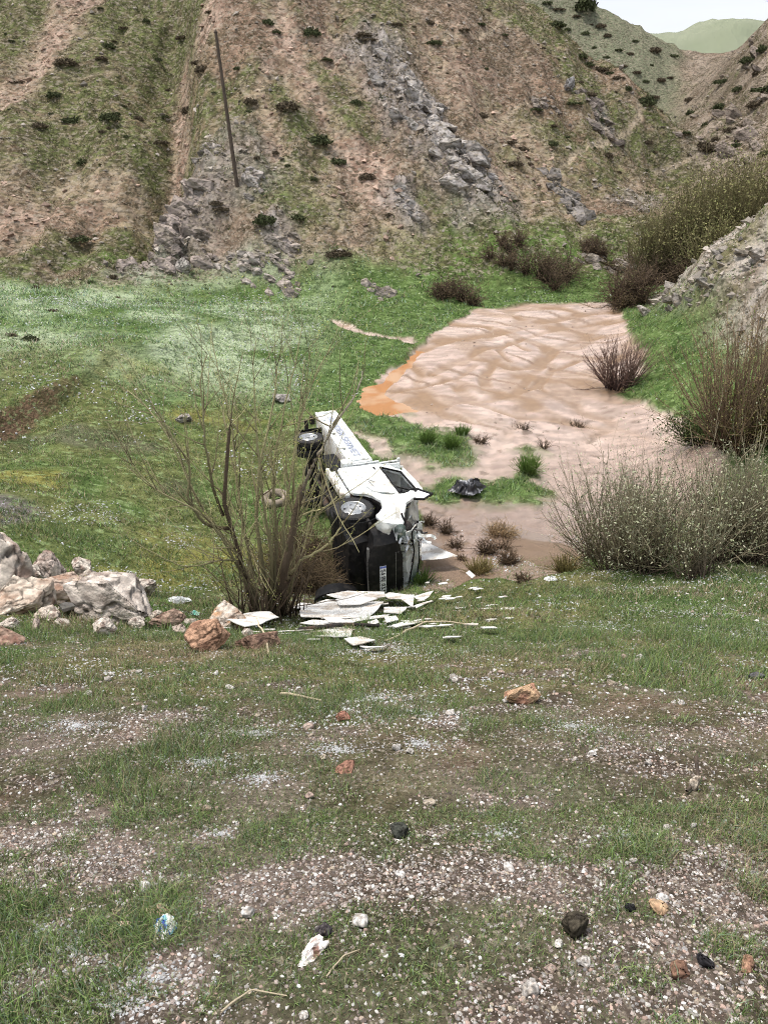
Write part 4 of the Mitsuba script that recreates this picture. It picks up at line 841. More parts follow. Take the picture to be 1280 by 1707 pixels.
# roof, back wall, left skin, floor
def wall(pts_su, r0, r1, th, seed, amt=.03):
    """a strip of sheet metal that follows a line in the s-u plane from r0 to r1"""
    p = np.asarray(pts_su, float); n = 14; k = len(p)
    rr = np.linspace(r0, r1, n)
    t = np.gradient(p, axis=0); nn = np.stack([t[:, 1], -t[:, 0]], 1); nn /= np.linalg.norm(nn, axis=1, keepdims=True)
    vs = []
    for off in (0, th):
        g = np.stack([np.broadcast_to((p[:, 0] + nn[:, 0] * off)[:, None], (k, n)), np.broadcast_to(rr[None], (k, n)), np.broadcast_to((p[:, 1] + nn[:, 1] * off)[:, None], (k, n))], -1)
        vs.append(g.reshape(-1, 3))
    i = np.arange(k * n).reshape(k, n); qd = np.stack([i[:-1, :-1], i[:-1, 1:], i[1:, 1:], i[1:, :-1]], -1).reshape(-1, 4)
    m = k * n
    rim = lambda a: np.stack([a[:-1], a[1:], a[1:] + m, a[:-1] + m], -1)
    qs = np.vstack([qd, qd[:, ::-1] + m, rim(i[0]), rim(i[-1])[:, ::-1], rim(i[:, 0])[:, ::-1], rim(i[:, -1])])
    return dent(np.vstack(vs), amt, 3, seed), np.vstack([qs[:, [0, 1, 2]], qs[:, [0, 2, 3]]])
part('roof', wall([(2.24, 1.70), (2.0, 1.74), (1.7, 1.76), (1.5, 1.74), (1.34, 1.70)], -.62, .64, .03, 5, .05), 'mat_paint', 25)
part('back_wall', wall([(2.27, .48), (2.275, .8), (2.28, 1.1), (2.275, 1.4), (2.25, 1.68)], -.72, .76, .025, 6, .02), 'mat_paint', 25)
part('back_window', rbox(2.29, 2.298, -.55, .5, 1.2, 1.55, .003), 'mat_print')
part('drip_rail', join(cyl((2.30, .78, .50), (2.31, .76, 1.25), .022, 8), cyl((2.31, .76, 1.25), (2.27, .66, 1.74), .022, 8)), 'mat_paint')
part('rear_grille', join(*[rbox(2.303, 2.315, .70, .765, u, u + .045, .003) for u in np.arange(.56, 1.6, .085)]), 'mat_black')
v, f = flat(side, [win], -.79, -.75, .15); v[:, 1] += .16 * sstep(1.2, 1.78, v[:, 2])
part('cab_side', (dent(v, .03, 3, 9), f), 'mat_paint', 25)
part('floor', rbox(.25, 2.24, -.74, .72, .46, .52), 'mat_under')
part('dashboard', rbox(.62, .95, -.66, .62, .95, 1.18, .05), 'mat_black')
part('seat', join(rbox(1.35, 1.85, .05, .62, .62, .80, .06), rbox(1.75, 1.95, .08, .60, .78, 1.38, .06), rbox(1.78, 1.92, .22, .46, 1.40, 1.58, .05)), 'mat_cloth')
part('seat', join(rbox(1.35, 1.85, -.62, -.05, .62, .80, .06), rbox(1.75, 1.95, -.60, -.08, .78, 1.38, .06), rbox(1.78, 1.92, -.46, -.22, 1.40, 1.58, .05)), 'mat_cloth')
w_ = trimesh.creation.torus(.19, .016, 24, 10); w_.apply_transform(trimesh.transformations.rotation_matrix(1.0, [0, 1, 0])); w_.apply_translation([1.22, -.33, 1.24])
part('steering_wheel', w_, 'mat_black')
# smashed window pieces and quarter pane
part('quarter_pane', rbox(1.05, 1.32, .60, .607, 1.30, 1.58, .002), 'mat_glass')
fr = [(.96, .70, 1.30), (1.34, .64, 1.67), (1.02, .66, 1.86), (.80, .70, 1.62), (.96, .70, 1.30)]
part('door_mirror', join(*[cyl(a, b, .022, 8) for a, b in zip(fr, fr[1:])]), 'mat_black')
part('door_mirror__mirror_face', trimesh.Trimesh([(.97, .695, 1.34), (1.30, .645, 1.66), (1.02, .66, 1.82), (.83, .695, 1.60)], [[0, 1, 2], [0, 2, 3]]), 'mat_plate', False)
part('window_pillar', join(cyl((1.36, .62, 1.70), (.62, .70, 1.24), .03, 8), cyl((1.70, .64, 1.22), (1.22, .64, 1.66), .016, 8)), 'mat_black')
# windscreen torn out and hanging down along the nose
gx, gy = np.meshgrid(np.linspace(0, 1, 14), np.linspace(0, 1, 26))
ws = np.stack([.02 + .08 * np.sin(gy * 3) + .12 * gx, .58 - 1.45 * gy, 1.12 + .21 * gx + .05 * np.sin(gy * 5) - .08 * gx * (1 - gy)], -1).reshape(-1, 3)
ws = dent(ws, .045, 3, 14)
i = np.arange(14 * 26).reshape(26, 14); qd = np.stack([i[:-1, :-1], i[:-1, 1:], i[1:, 1:], i[1:, :-1]], -1).reshape(-1, 4)
part('windscreen', (ws, np.vstack([qd[:, [0, 1, 2]], qd[:, [0, 2, 3]]])), 'mat_glass', True)
edge = ws[np.r_[i[0], i[:, -1], i[-1][::-1], i[::-1, 0]]]
part('windscreen__rubber_seal', tubes(edge[None], np.full((1, len(edge)), .013), 6), 'mat_black', True)
# nose: flattened front panel, black bumper with plate, crumpled metal
part('front_panel', wall([(.16, .98), (.10, 1.08), (.16, 1.18), (.30, 1.30), (.34, 1.40)], -.70, .52, .02, 17, .09), 'mat_paint', 25)
v, f = flat([(.02, .50), (.02, .95), (.10, 1.0), (.14, .52)], [], .30, .74, .05)
part('grille', join(*[rbox(-.075 + .10 * (u - .74) / .2, .03, -.58, .44, u, u + .022, .004) for u in np.arange(.74, .95, .042)], *[rbox(-.03, .024, r, r + .02, .74, .97, .004) for r in (-.58, -.25, .1, .42)]), 'mat_dark_steel')
bp = trimesh.creation.extrude_polygon(__import__('shapely.geometry').geometry.Polygon([(0.02, -.92), (.30, -.92), (.34, -.84), (.16, -.76), (.16, .46), (.34, .54), (.30, .62), (.06, .60), (-.03, .48), (-.05, -.1), (-.03, -.76)]).buffer(.02, quad_segs=2).simplify(.01), .60, engine='earcut')
bv, bf = trimesh.remesh.subdivide_to_size(bp.vertices, bp.faces, .10, max_iter=8)
bv = np.array(bv); bul = 1 - ((bv[:, 2] - .24) / .36) ** 2
tp_ = 1 - .42 * sstep(.15, .66, bv[:, 1]) - .25 * sstep(-.5, -.95, bv[:, 1])
bv = np.stack([bv[:, 0] - .05 * bul, bv[:, 1], .34 + .30 + (bv[:, 2] - .30) * tp_], 1)
part('bumper', (dent(bv, .016, 3, 20), bf), 'mat_black', 40)
part('bumper__lower_lip', rbox(-.075, .0, -.60, .44, .335, .375, .015), 'mat_dark_steel')
part('bumper__fog_lamp_recess', rbox(-.085, -.03, -.66, -.50, .42, .58, .03), 'mat_print')
part('bumper__number_plate', rbox(-.128, -.117, -.42, .10, .52, .63, .003), 'mat_plate')
part('bumper__plate_blue_band', rbox(-.131, -.119, .06, .098, .523, .627, .001), 'mat_plate_blue')
def letters(text, h, o, xdir, ydir, depth=.003, bold=True):
    m = text_mesh(text, h, depth, bold); v = np.array(m.vertices); xd, yd = np.asarray(xdir, float), np.asarray(ydir, float)
    return np.asarray(o) + v[:, :1] * xd + v[:, 1:2] * yd + v[:, 2:3] * np.cross(xd, yd), np.array(m.faces)
lv, lf = letters('54 BE 833', .075, (-.129, .045, .538), (0, -1, 0), (0, 0, 1))
lv[:, 1] = .045 + (lv[:, 1] - .045) * (.44 / (.045 - lv[:, 1].min()))
part('bumper__plate_number', (lv, lf), 'mat_print', False)
part('bumper__plate_number_backing', rbox(-.115, -.09, -.44, .12, .50, .65, .004), 'mat_black')
# white crumpled wing corner hanging over the bumper, lamp rubble, torn strips
gx, gy = np.meshgrid(np.linspace(0, 1, 12), np.linspace(0, 1, 12))
wv = np.stack([.02 + .14 * gy * (1 - gx) + .08 * np.sin(gx * 7 + gy * 4), .80 - .30 * gy, .50 + (.40 - .22 * gy) * gx + .16 * gy], -1).reshape(-1, 3); wv = dent(wv, .06, 4, 23)
i = np.arange(144).reshape(12, 12); qd = np.stack([i[:-1, :-1], i[:-1, 1:], i[1:, 1:], i[1:, :-1]], -1).reshape(-1, 4)
part('wing_corner', (wv, np.vstack([qd[:, [0, 1, 2]], qd[:, [0, 2, 3]]])), 'mat_paint', 25)
part('headlight', join(rbox(-.01, .12, .44, .72, .84, 1.02, .05)), 'mat_glass')
part('headlight__reflector', trimesh.creation.icosphere(2, .085).apply_translation([.07, .58, .92]), 'mat_steel')
cr = np.random.default_rng(5)
for mat, n_, wd in (('mat_steel', 16, .035), ('mat_paint', 20, .05), ('mat_black', 18, .04)):
    ms = []
    for _ in range(n_):
        p0 = np.array([cr.uniform(.0, .42), cr.uniform(.18, .66), cr.uniform(.98, 1.30)])
        pts = [p0]
        dd = cr.normal(size=3); dd /= np.linalg.norm(dd)
        for _k in range(5):
            dd = dd + cr.normal(0, .5, 3); dd /= np.linalg.norm(dd); pts.append(pts[-1] + dd * cr.uniform(.03, .075))
        pts = np.array(pts); sd = np.cross(np.gradient(pts, axis=0), cr.normal(size=3)); sd /= np.linalg.norm(sd, axis=1, keepdims=True) + 1e-9
        a = np.vstack([pts - sd * wd * .5, pts + sd * wd * .5]); k = len(pts)
        part('crumpled_metal', trimesh.Trimesh(a, [[j, j + 1, j + k] for j in range(k - 1)] + [[j + 1, j + k + 1, j + k] for j in range(k - 1)], process=False), mat, False)
part('front_cavity', rbox(.18, .60, -.66, .60, .60, 1.22, .06), 'mat_under')
part('wheel_arch', wall([tuple(p) for p in arc(.74, .36, .46, math.radians(205), math.radians(-20), 16)], .28, .74, .012, 25, .004), 'mat_black')
part('sill_step', rbox(1.24, 2.24, .62, .79, .33, .43, .02), 'mat_paint')
part('sill_step', rbox(1.22, 2.34, .70, .83, .255, .325, .015), 'mat_sheet')

# wheels: tyre, dished rim with slots, hub
def wheel(s, r0, u, rad=.325, wid=.19, flip=1, rim_mat='mat_steel', steer=0.0):
    pr = [(.20, -.5), (.255, -.52), (.30, -.50), (.318, -.40), (.325, -.22), (.325, .22), (.318, .40), (.30, .50), (.255, .52), (.20, .5)]
    pr = np.array([(a * rad / .325, b * wid) for a, b in pr])
    n = 48; an = np.linspace(0, 2 * np.pi, n, endpoint=False)
    def lathe(p):
        k = len(p); v = np.stack([p[None, :, 0] * np.cos(an)[:, None], np.broadcast_to(p[None, :, 1] * flip, (n, k)), p[None, :, 0] * np.sin(an)[:, None]], -1).reshape(-1, 3)
        i = np.arange(n * k).reshape(n, k); j = np.roll(i, -1, 0)
        qd = np.stack([i[:, :-1], i[:, 1:], j[:, 1:], j[:, :-1]], -1).reshape(-1, 4)
        return v, np.vstack([qd[:, [0, 1, 2]], qd[:, [0, 2, 3]]])
    def put(m):
        v = np.array(m[0]); c, sn = math.cos(steer), math.sin(steer)
        v = np.stack([v[:, 0] * c - v[:, 1] * sn, v[:, 0] * sn + v[:, 1] * c, v[:, 2]], 1)
        return v + [s, r0, u], m[1]
    ty = lathe(pr)
    tr = []
    for a in an[::1]:
        b = trimesh.creation.box((.018, wid * .82, .020)); b.apply_translation([0, 0, rad]); b.apply_transform(trimesh.transformations.rotation_matrix(a, [0, 1, 0])); tr.append(b)
    tm = join((ty[0], ty[1]), *tr)
    w = part('wheel', put((np.array(tm.vertices), np.array(tm.faces))), 'mat_tyre', 30)
    rp = np.array([(.212, .44 * wid), (.205, .50 * wid), (.19, .46 * wid), (.175, .30 * wid), (.15, .22 * wid), (.12, .30 * wid), (.10, .42 * wid), (.06, .46 * wid), (.055, .60 * wid), (.0, .62 * wid)]) * [rad / .325, 1]
    part(w + '__rim', put(lathe(rp)), rim_mat, 35)
    ho = []
    for a in np.linspace(0, 2 * np.pi, 6, endpoint=False):
        c_ = trimesh.creation.cylinder(.022, .006, sections=12); c_.apply_transform(trimesh.transformations.rotation_matrix(math.pi / 2, [1, 0, 0])); c_.apply_translation([.150 * math.cos(a), flip * (.245 * wid + .004), .150 * math.sin(a)]); ho.append(c_)
    hm = join(*ho); part(w + '__slots', put((np.array(hm.vertices), np.array(hm.faces))), 'mat_print', False)
wheel(.74, .70, .34, rad=.335, steer=.10)
wheel(.74, -.70, .34, flip=-1)
wheel(4.02, .70, .32, rad=.30, wid=.16)
wheel(4.02, .50, .32, rad=.30, wid=.16)
wheel(4.02, -.62, .32, rad=.30, flip=-1)
# chassis
uv_, uf_ = trimesh.remesh.subdivide_to_size(*(lambda m_: (m_.vertices, m_.faces))(rbox(.16, 1.55, -.86, .50, .10, .50, .08)), .12, max_iter=8)
part('undertray', (dent(np.array(uv_), .07, 3.2, 44), uf_), 'mat_black', 30)
part('chassis', join(rbox(.15, 5.15, .26, .34, .48, .62), rbox(.15, 5.15, -.34, -.26, .48, .62), *[rbox(s, s + .07, -.28, .28, .50, .60) for s in (.5, 1.3, 2.2, 3.1, 3.9, 4.6, 5.08)]), 'mat_under')
part('front_axle', join(cyl((.74, -.62, .34), (.74, .62, .34), .04, 10), rbox(.60, .92, -.25, .3, .36, .60, .05), cyl((.5, -.45, .40), (1.2, -.45, .42), .03, 8)), 'mat_under')
part('rear_axle', join(cyl((4.02, -.62, .32), (4.02, .62, .32), .05, 12), trimesh.creation.icosphere(2, .15).apply_translation([4.02, 0, .32])), 'mat_under')
part('drive_shaft', cyl((1.5, 0, .46), (3.95, 0, .34), .035, 10), 'mat_under')
part('gearbox', rbox(.95, 1.7, -.2, .2, .34, .62, .06), 'mat_under')
for r in (.42, -.42):
    part('leaf_spring', join(*[rbox(3.4 + .08 * k, 4.65 - .08 * k, r - .03, r + .03, .40 + .02 * k, .416 + .02 * k, .003) for k in range(4)]), 'mat_under')
part('fuel_tank', rbox(2.6, 3.3, .36, .68, .40, .70, .05), 'mat_black')
for u in np.arange(.80, .95, .05):
    part('bumper__rib', rbox(-.10 + .5 * (u - .80), -.02, -.70, .30, u, u + .014, .004), 'mat_dark_steel')
part('exhaust_pipe', tubes(np.array([[[1.4, -.3, .38], [2.4, -.3, .38], [3.2, -.2, .40], [3.8, -.15, .56], [4.4, -.3, .5], [5.1, -.42, .42]]]), np.full((1, 6), .03), 8), 'mat_under')
part('silencer', cyl((2.5, -.3, .38), (3.1, -.22, .39), .085, 14), 'mat_under')
# bed
part('bed_floor', rbox(2.46, 5.20, -.78, .76, .74, .80, .01), 'mat_sheet')
v, f = flat([(2.44, .80), (5.22, .80), (5.22, 1.18), (2.44, 1.18)], [], .77, .80, .12)
part('bed_side', (dent(v, .014, 1.5, 31), f), 'mat_paint', 25)
part('bed_side__top_rail', rbox(2.44, 5.22, .765, .825, 1.15, 1.20, .014), 'mat_paint')
part('bed_side__lower_rail', rbox(2.44, 5.22, .775, .83, .735, .795, .014), 'mat_paint')
part('bed_side__rib', join(rbox(2.50, 5.16, .806, .822, .845, .865, .004)), 'mat_paint')
part('bed_side__rib', join(rbox(2.50, 5.16, .806, .822, 1.09, 1.11, .004)), 'mat_paint')
for s in (2.52, 5.10):
    part('bed_side__corner_post', rbox(s, s + .08, .80, .835, .80, 1.18, .008), 'mat_paint')
for s in (3.1, 3.9, 4.7):
    part('bed_side__hinge', rbox(s, s + .07, .826, .845, .73, .86, .006), 'mat_paint')
lv, lf = letters('KENDER SERVET', .125, (4.85, .818, .915), (-1, 0, 0), (0, 0, 1), .003, True)
lv[:, 0] = 4.85 + (lv[:, 0] - 4.85) * (2.15 / (4.85 - lv[:, 0].min()))
part('bed_side__lettering', (lv, lf), 'mat_ink', False)
v, f = flat([(2.44, .80), (5.22, .80), (5.22, 1.18), (2.44, 1.18)], [], -.80, -.77, .3)
part('bed_side', (dent(v, .02, 1.5, 33), f), 'mat_paint', 25)
part('tailgate', rbox(5.20, 5.235, -.77, .77, .80, 1.17, .01), 'mat_paint')
part('tail_lamp', rbox(5.12, 5.22, .58, .76, .60, .71, .015), 'mat_under')
part('headboard', join(rbox(2.42, 2.46, -.78, .78, .80, 1.32, .01), *[rbox(2.415, 2.455, r, r + .04, 1.30, 1.72, .008) for r in (-.74, -.1, .70)], rbox(2.415, 2.455, -.78, .78, 1.68, 1.74, .01)), 'mat_paint')
part('headboard__bracket', rbox(2.36, 2.56, .66, .86, .60, .79, .015), 'mat_paint')
part('battery_box', rbox(2.34, 2.62, .40, .70, .42, .70, .02), 'mat_black')
part('bumper_bar', rbox(5.22, 5.30, -.7, .66, .50, .58, .015), 'mat_under')
part('mud_flap', rbox(4.42, 4.435, .48, .78, .12, .70, .004), 'mat_black')
part('mud_flap', rbox(1.16, 1.172, .48, .76, .22, .52, .004), 'mat_black')
part('torn_wing', (dent(np.array(rbox(1.10, 1.9, .55, .60, .18, .30, .02).subdivide().subdivide().vertices), .06, 3, 41), np.array(rbox(1.10, 1.9, .55, .60, .18, .30, .02).subdivide().subdivide().faces)), 'mat_black', 30)

# ------------------------------------------------------------------ debris on the bank and in the mud
def plate(name, label, outline, seed, mat='mat_sheet', th=.010, lift=.03, warp=.08, cat_=None, group=None):
    """a torn sheet lying on the ground: outline in world metres, its own thickness, bent a little"""
    from shapely.geometry import Polygon
    key = key_of(name)
    pg = Polygon(outline).buffer(0)
    if pg.geom_type != 'Polygon': pg = max(pg.geoms, key=lambda g_: g_.area)
    m = trimesh.creation.extrude_polygon(pg, th, engine='earcut')
    v, f = trimesh.remesh.subdivide_to_size(m.vertices, m.faces, .22, max_iter=8); v = np.array(v)
    c = np.array(outline); A_ = np.c_[c, np.ones(len(c))]
    pl = np.linalg.lstsq(A_, base(c[:, 0], c[:, 1]), rcond=None)[0]
    z = v[:, 0] * pl[0] + v[:, 1] * pl[1] + pl[2]
    w = (n2(v[:, 0], v[:, 1], 1.3, 2, seed) - .5) * 2 * warp
    v[:, 2] += z + lift + .045 + w
    add(key, (v, f), mat, smooth=25)
    tag(key, label, cat_ or 'panel', group)
    return key
plate('sheet_panel', 'largest white sheet panel lying below the bumper', [(-1.202,9.38),(-1.191,9.90),(-0.901,10.46),(0.000,9.94),(-0.101,9.22),(-0.236,8.58),(-0.631,8.58),(-1.127,8.90)], 1, lift=.07)
plate('sheet_panel', 'long white strip folded over the top of the largest panel', [(-0.895,10.38),(-0.577,10.62),(0.000,10.48),(0.028,10.14),(-0.363,9.96),(-0.736,10.12)], 2, lift=.15, warp=.04)
plate('sheet_panel', 'small white panel under the corner of the bumper', [(0.000,10.44),(0.077,10.66),(0.465,10.28),(0.404,9.24),(0.254,10.00),(0.074,10.12)], 3, lift=.06)
plate('sheet_panel', 'square white panel just below the bumper corner', [(0.000,9.56),(0.327,9.44),(0.215,8.36),(0.000,8.70)], 4, lift=.06)
plate('sheet_panel', 'pointed white scrap in the grass beyond the bumper corner', [(0.430,10.32),(0.774,10.46),(0.687,10.12),(0.574,9.88)], 5, lift=.04)
plate('sheet_panel', 'white panel half buried at the lower end of the debris', [(-0.896,7.16),(-0.550,7.44),(-0.353,7.34),(-0.328,6.30),(-0.464,6.22)], 6, lift=.05)
plate('sheet_panel', 'narrow white strip on a dark pole in the debris', [(-0.804,8.40),(-0.742,8.50),(-0.341,7.70),(-0.387,7.48),(-0.661,7.78)], 7, lift=.09)
plate('sheet_panel', 'white flake lowest of the scattered panels', [(-0.375,6.10),(-0.237,6.38),(-0.079,6.04),(-0.184,5.80),(-0.268,5.72)], 8, lift=.03)
plate('sheet_panel', 'thin white sliver below the lowest panels', [(-0.211,5.64),(0.000,5.76),(0.044,5.92),(-0.031,5.52),(-0.154,5.46)], 9, lift=.03)
plate('sheet_panel', 'curved white piece lying in brown grass', [(0.079,7.12),(0.196,7.62),(0.445,7.82),(0.414,7.50),(0.277,7.14),(0.127,6.88)], 10, lift=.05)
plate('sheet_panel', 'small square white scrap above the curved piece', [(-0.203,7.86),(-0.089,8.10),(-0.057,7.76),(-0.151,7.46)], 11, lift=.04)
plate('sheet_panel', 'folded white panel beside the stained boulder', [(-1.885,7.86),(-1.838,8.70),(-1.686,9.20),(-1.343,8.38),(-1.433,7.96),(-1.471,7.50),(-1.546,7.26)], 12, lift=.10, warp=.10)
plate('sheet_panel', 'white triangular panel standing out into the mud', [(0.663,12.06),(0.703,12.96),(0.912,12.66),(1.303,12.08),(1.013,12.04)], 13, lift=.12, warp=.03)
plate('sheet_panel', 'white chip lying on wet mud', [(1.390,11.48),(1.462,11.58),(1.522,11.22),(1.448,11.10)], 14, lift=.03)
plate('sheet_panel', 'long white sliver lying alone on the grass slope', [(1.403,8.26),(1.535,8.42),(1.661,8.36),(1.550,8.08),(1.437,8.02)], 15, lift=.03)
plate('sheet_panel', 'long buckled white sheet below the largest panel', [(-1.095,8.50),(-0.970,8.80),(-0.312,8.50),(0.078,8.46),(0.000,8.10),(-0.590,8.00)], 21, lift=.04)
plate('sheet_panel', 'white corner piece peeping from under the brush', [(-1.403,10.00),(-1.293,10.32),(-1.117,10.24),(-1.180,9.80)], 22, lift=.05)
plate('sheet_panel', 'pale torn strip between bumper and pole', [(-0.724,9.94),(-0.367,10.08),(-0.090,9.86),(-0.347,9.50),(-0.646,9.56)], 23, lift=.13)
plate('sheet_panel', 'pale square scrap beside the dark pole end', [(0.000,8.10),(0.149,8.12),(0.168,7.62),(0.028,7.48)], 24, lift=.04)
plate('sheet_panel', 'narrow white lath lying at the edge of the grass', [(0.426,9.36),(0.692,9.78),(0.716,9.62),(0.445,9.04)], 25, lift=.03)
plate('slate', 'flat blue grey slab in the grass below the boulders', [(-3.94,8.02),(-4.05,8.42),(-3.90,8.42),(-3.75,8.06),(-3.67,7.54)], 16, 'mat_dark_steel', .04, .05, .01, 'slab')
for k in range(70):
    p = np.array((0.453,9.98)) + rng.normal(0, 1, 2) * [.75, .8] if k < 26 else np.array((-0.333,7.20)) + rng.normal(0, 1, 2) * [.8, .5]
    if poly_sd(np.array([p[0]]), np.array([p[1]]), [(-0.403,11.20),(0.397,11.04),(0.473,10.46),(-0.386,10.66)])[0] < .05: continue
    a = rng.uniform(0, 6.28); s = rng.uniform(.03, .11)
    ol = [p + s * rng.uniform(.6, 1) * np.array([math.cos(a + t) * 1.3, math.sin(a + t)]) for t in (0, 1.4, 2.9, 4.4)]
    plate('white_shard', 'little white shard scattered round the wreck', ol, 50 + k, lift=.03, warp=.02, th=.012, cat_='shard', group='white shards scattered round the wreck')
# dark poles and a black curved moulding among the panels
def stick(name, label, pts, r0, r1, mat, cat_):
    key = key_of(name); p = np.array(pts, float); t = np.linspace(0, 1, 14)
    q_ = np.stack([np.interp(t, np.linspace(0, 1, len(p)), p[:, k]) for k in range(3)], -1)
    q_ = q_ + np.stack([noise(np.stack([t * 5, t * 0 + k, t * 0 + len(key) + p[0, 0]], -1)) - .5 for k in range(3)], -1) * .05 * np.linalg.norm(p[-1] - p[0]) * .5
    add(key, tubes(q_[None], np.linspace(r0, r1, 14)[None], 7), mat); tag(key, label, cat_); return key
stick('pole', 'dark pole lying across the debris panels', [gpt((-1.009,7.80), .05), gpt((-0.540,7.30), .07), gpt((-0.042,7.52), .05)], .03, .02, 'mat_under', 'pole')
stick('branch', 'bleached stick lying in the grass beside the panels', [gpt((0.000,6.12), .03), gpt((0.324,7.00), .04), gpt((0.505,7.62), .04)], .016, .008, 'mat_foam', 'branch')
stick('branch', 'thin straw coloured stick lying across the slope', [gpt((0.418,7.56), .03), gpt((0.680,7.38), .04), gpt((0.995,7.20), .03)], .012, .006, 'mat_foam', 'branch')
stick('branch', 'straw coloured stalk leaning below the folded panel', [gpt((-0.941,5.42), .02), gpt((-1.219,6.56), .14), gpt((-1.554,7.94), .22)], .010, .006, 'mat_foam', 'branch')
stick('branch', 'grey twig lying low on the grassy slope', [gpt((-0.619,3.78), .02), gpt((-0.497,3.68), .03), gpt((-0.358,3.56), .02)], .010, .005, 'mat_foam', 'branch')
stick('branch', 'pale forked twig beside the crumpled cardboard', [gpt((-0.127,1.120), .004), gpt((-0.094,1.180), .012), gpt((-0.056,1.200), .006)], .0022, .0014, 'mat_foam', 'branch')
stick('branch', 'long dry twig at the lower edge of the gravel', [gpt((-0.338,1.020), .006), gpt((-0.288,1.080), .014), gpt((-0.206,1.060), .006)], .0024, .0012, 'mat_foam', 'branch')
stick('branch', 'short dead stick leaning by the pale splinter', [gpt((1.177,2.260), .10), gpt((1.163,2.180), .03), gpt((1.077,2.080), .02)], .008, .005, 'mat_wood', 'branch')
# black moulding
key = key_of('wheel_arch_moulding')
t = np.linspace(0, math.pi, 18)
arcp = np.stack([-.05 + .34 * -np.cos(t), .10 * np.sin(t * .5), .17 * np.sin(t)], -1)
mv = []
for wv_ in (-.14, .14):
    mv.append(arcp + [0, wv_, 0]); 
mv = np.vstack([mv[0], mv[1], mv[0] * [.9, 1, .86], mv[1] * [.9, 1, .86]]); n_ = 18
fq_ = []
for j in range(n_ - 1):
    fq_ += [[j, j + 1, j + n_ + 1, j + n_], [j + 2 * n_, j + 3 * n_, j + 3 * n_ + 1, j + 2 * n_ + 1], [j, j + 2 * n_, j + 2 * n_ + 1, j + 1], [j + n_, j + n_ + 1, j + 3 * n_ + 1, j + 3 * n_]]
fq_ = np.array(fq_)
add(key, (mv + gpt((-0.721,10.62), .02), np.vstack([fq_[:, [0, 1, 2]], fq_[:, [0, 2, 3]]])), 'mat_black', smooth=30)
tag(key, 'black curved plastic moulding lying under the truck', 'moulding')

# old tyre in the grass
key = key_of('old_tyre')
tor = trimesh.creation.torus(.235, .085, 40, 14); tor.vertices[:, 2] *= 1.15
tv = np.array(tor.vertices); tv = tv @ trimesh.transformations.rotation_matrix(.16, [1, 0, 0])[:3, :3].T + gpt((-2.409,15.72), .14)
principled('mat_old_tyre', mikit.proc(lambda p, n, uv: mikit.mix([.16, .13, .10], [.36, .31, .26], mikit.fbm(p.x * 9, p.y * 9, p.z * 9, 3))), .9)
add(key, (tv, np.array(tor.faces)), 'mat_old_tyre', smooth=True)
tag(key, 'mud coated old tyre lying flat in the grass behind the willow', 'tyre')

# crumpled things
def crumple(name, label, p, size, seed, cols, cat_, amt=.55, sub=4, freq=2.2, flat_=1.0, turn=0.0):
    """a crumpled sheet: an uneven patch folded along sharp creases, lying in a heap"""
    key = key_of(name); n = 44; size = np.asarray(size, float)
    a, b = np.meshgrid(np.linspace(-1, 1, n), np.linspace(-1, 1, n)); q_ = np.stack([a.ravel(), b.ravel(), 0 * a.ravel()], -1)
    rr = np.maximum(np.abs(q_[:, 0]), np.abs(q_[:, 1])); an = np.arctan2(q_[:, 1], q_[:, 0])
    rad = rr * (.72 + .5 * noise(np.stack([np.cos(an) * 1.4 + seed, np.sin(an) * 1.4, 0 * an], -1), seed))
    crease = lambda f_, s_: 1 - np.abs(2 * fbm(q_ * f_ + s_, 2, seed) - 1)
    z = (crease(1.2, seed) * .9 + crease(2.6, seed + 4) * .45 + crease(5.5, seed + 9) * .2 - .5) * (1 - .75 * rr ** 2)
    off = np.stack([fbm(q_ * 2.2 + 3 + seed, 3, 1) - .5, fbm(q_ * 2.2 + 8 + seed, 3, 2) - .5], -1) * .5
    v = np.stack([(np.cos(an) * rad + off[:, 0]) * size[0], (np.sin(an) * rad + off[:, 1]) * size[1], z * size[2] * 1.3], -1)
    v = rotz(v, turn); g = gpt(p); v = v + g
    v[:, 2] = np.maximum(v[:, 2] + size[2] * .1, ground(v[:, 0], v[:, 1]) + .06 * size[2])
    sel = fbm(q_ * 1.6 + seed * 2, 3, seed + 5); cs = np.asarray(cols, float)
    ix = np.clip(sstep(.30, .70, sel) * (len(cs) - 1e-3), 0, len(cs) - 1e-3); i_ = ix.astype(int); t_ = sstep(.35, .65, ix - i_)[:, None]
    col = cs[i_] * (1 - t_) + cs[np.minimum(i_ + 1, len(cs) - 1)] * t_
    i = np.arange(n * n).reshape(n, n); qd = np.stack([i[:-1, :-1], i[:-1, 1:], i[1:, 1:], i[1:, :-1]], -1).reshape(-1, 4)
    scene[key] = mikit.ply((v, np.vstack([qd[:, [0, 1, 2]], qd[:, [0, 2, 3]]])), 'mat_plastic_scrap', smooth=True, color=np.clip(col, 0, 1)); tag(key, label, cat_); return key
crumple('tarpaulin', 'crumpled black plastic sheet on the green islet', (1.848,15.56), (.40, .30, .34), 3, [(.02, .02, .025), (.05, .05, .06), (.30, .31, .34), (.03, .03, .035)], 'plastic sheet', .6, 5, turn=.5)
crumple('snack_wrapper', 'blue and white crumpled plastic wrapper on the gravel', (-0.550,1.320), (.026, .040, .022), 5, [(.02, .06, .45), (.25, .55, .60), (.70, .74, .74), (.78, .78, .76)], 'wrapper', .5, 4, turn=.2)
crumple('cardboard_scrap', 'torn crumpled cardboard scrap beside the gravel', (-0.169,1.200), (.022, .045, .018), 8, [(.26, .15, .12), (.46, .38, .35), (.66, .62, .60)], 'cardboard', .5, 4, turn=-.5)
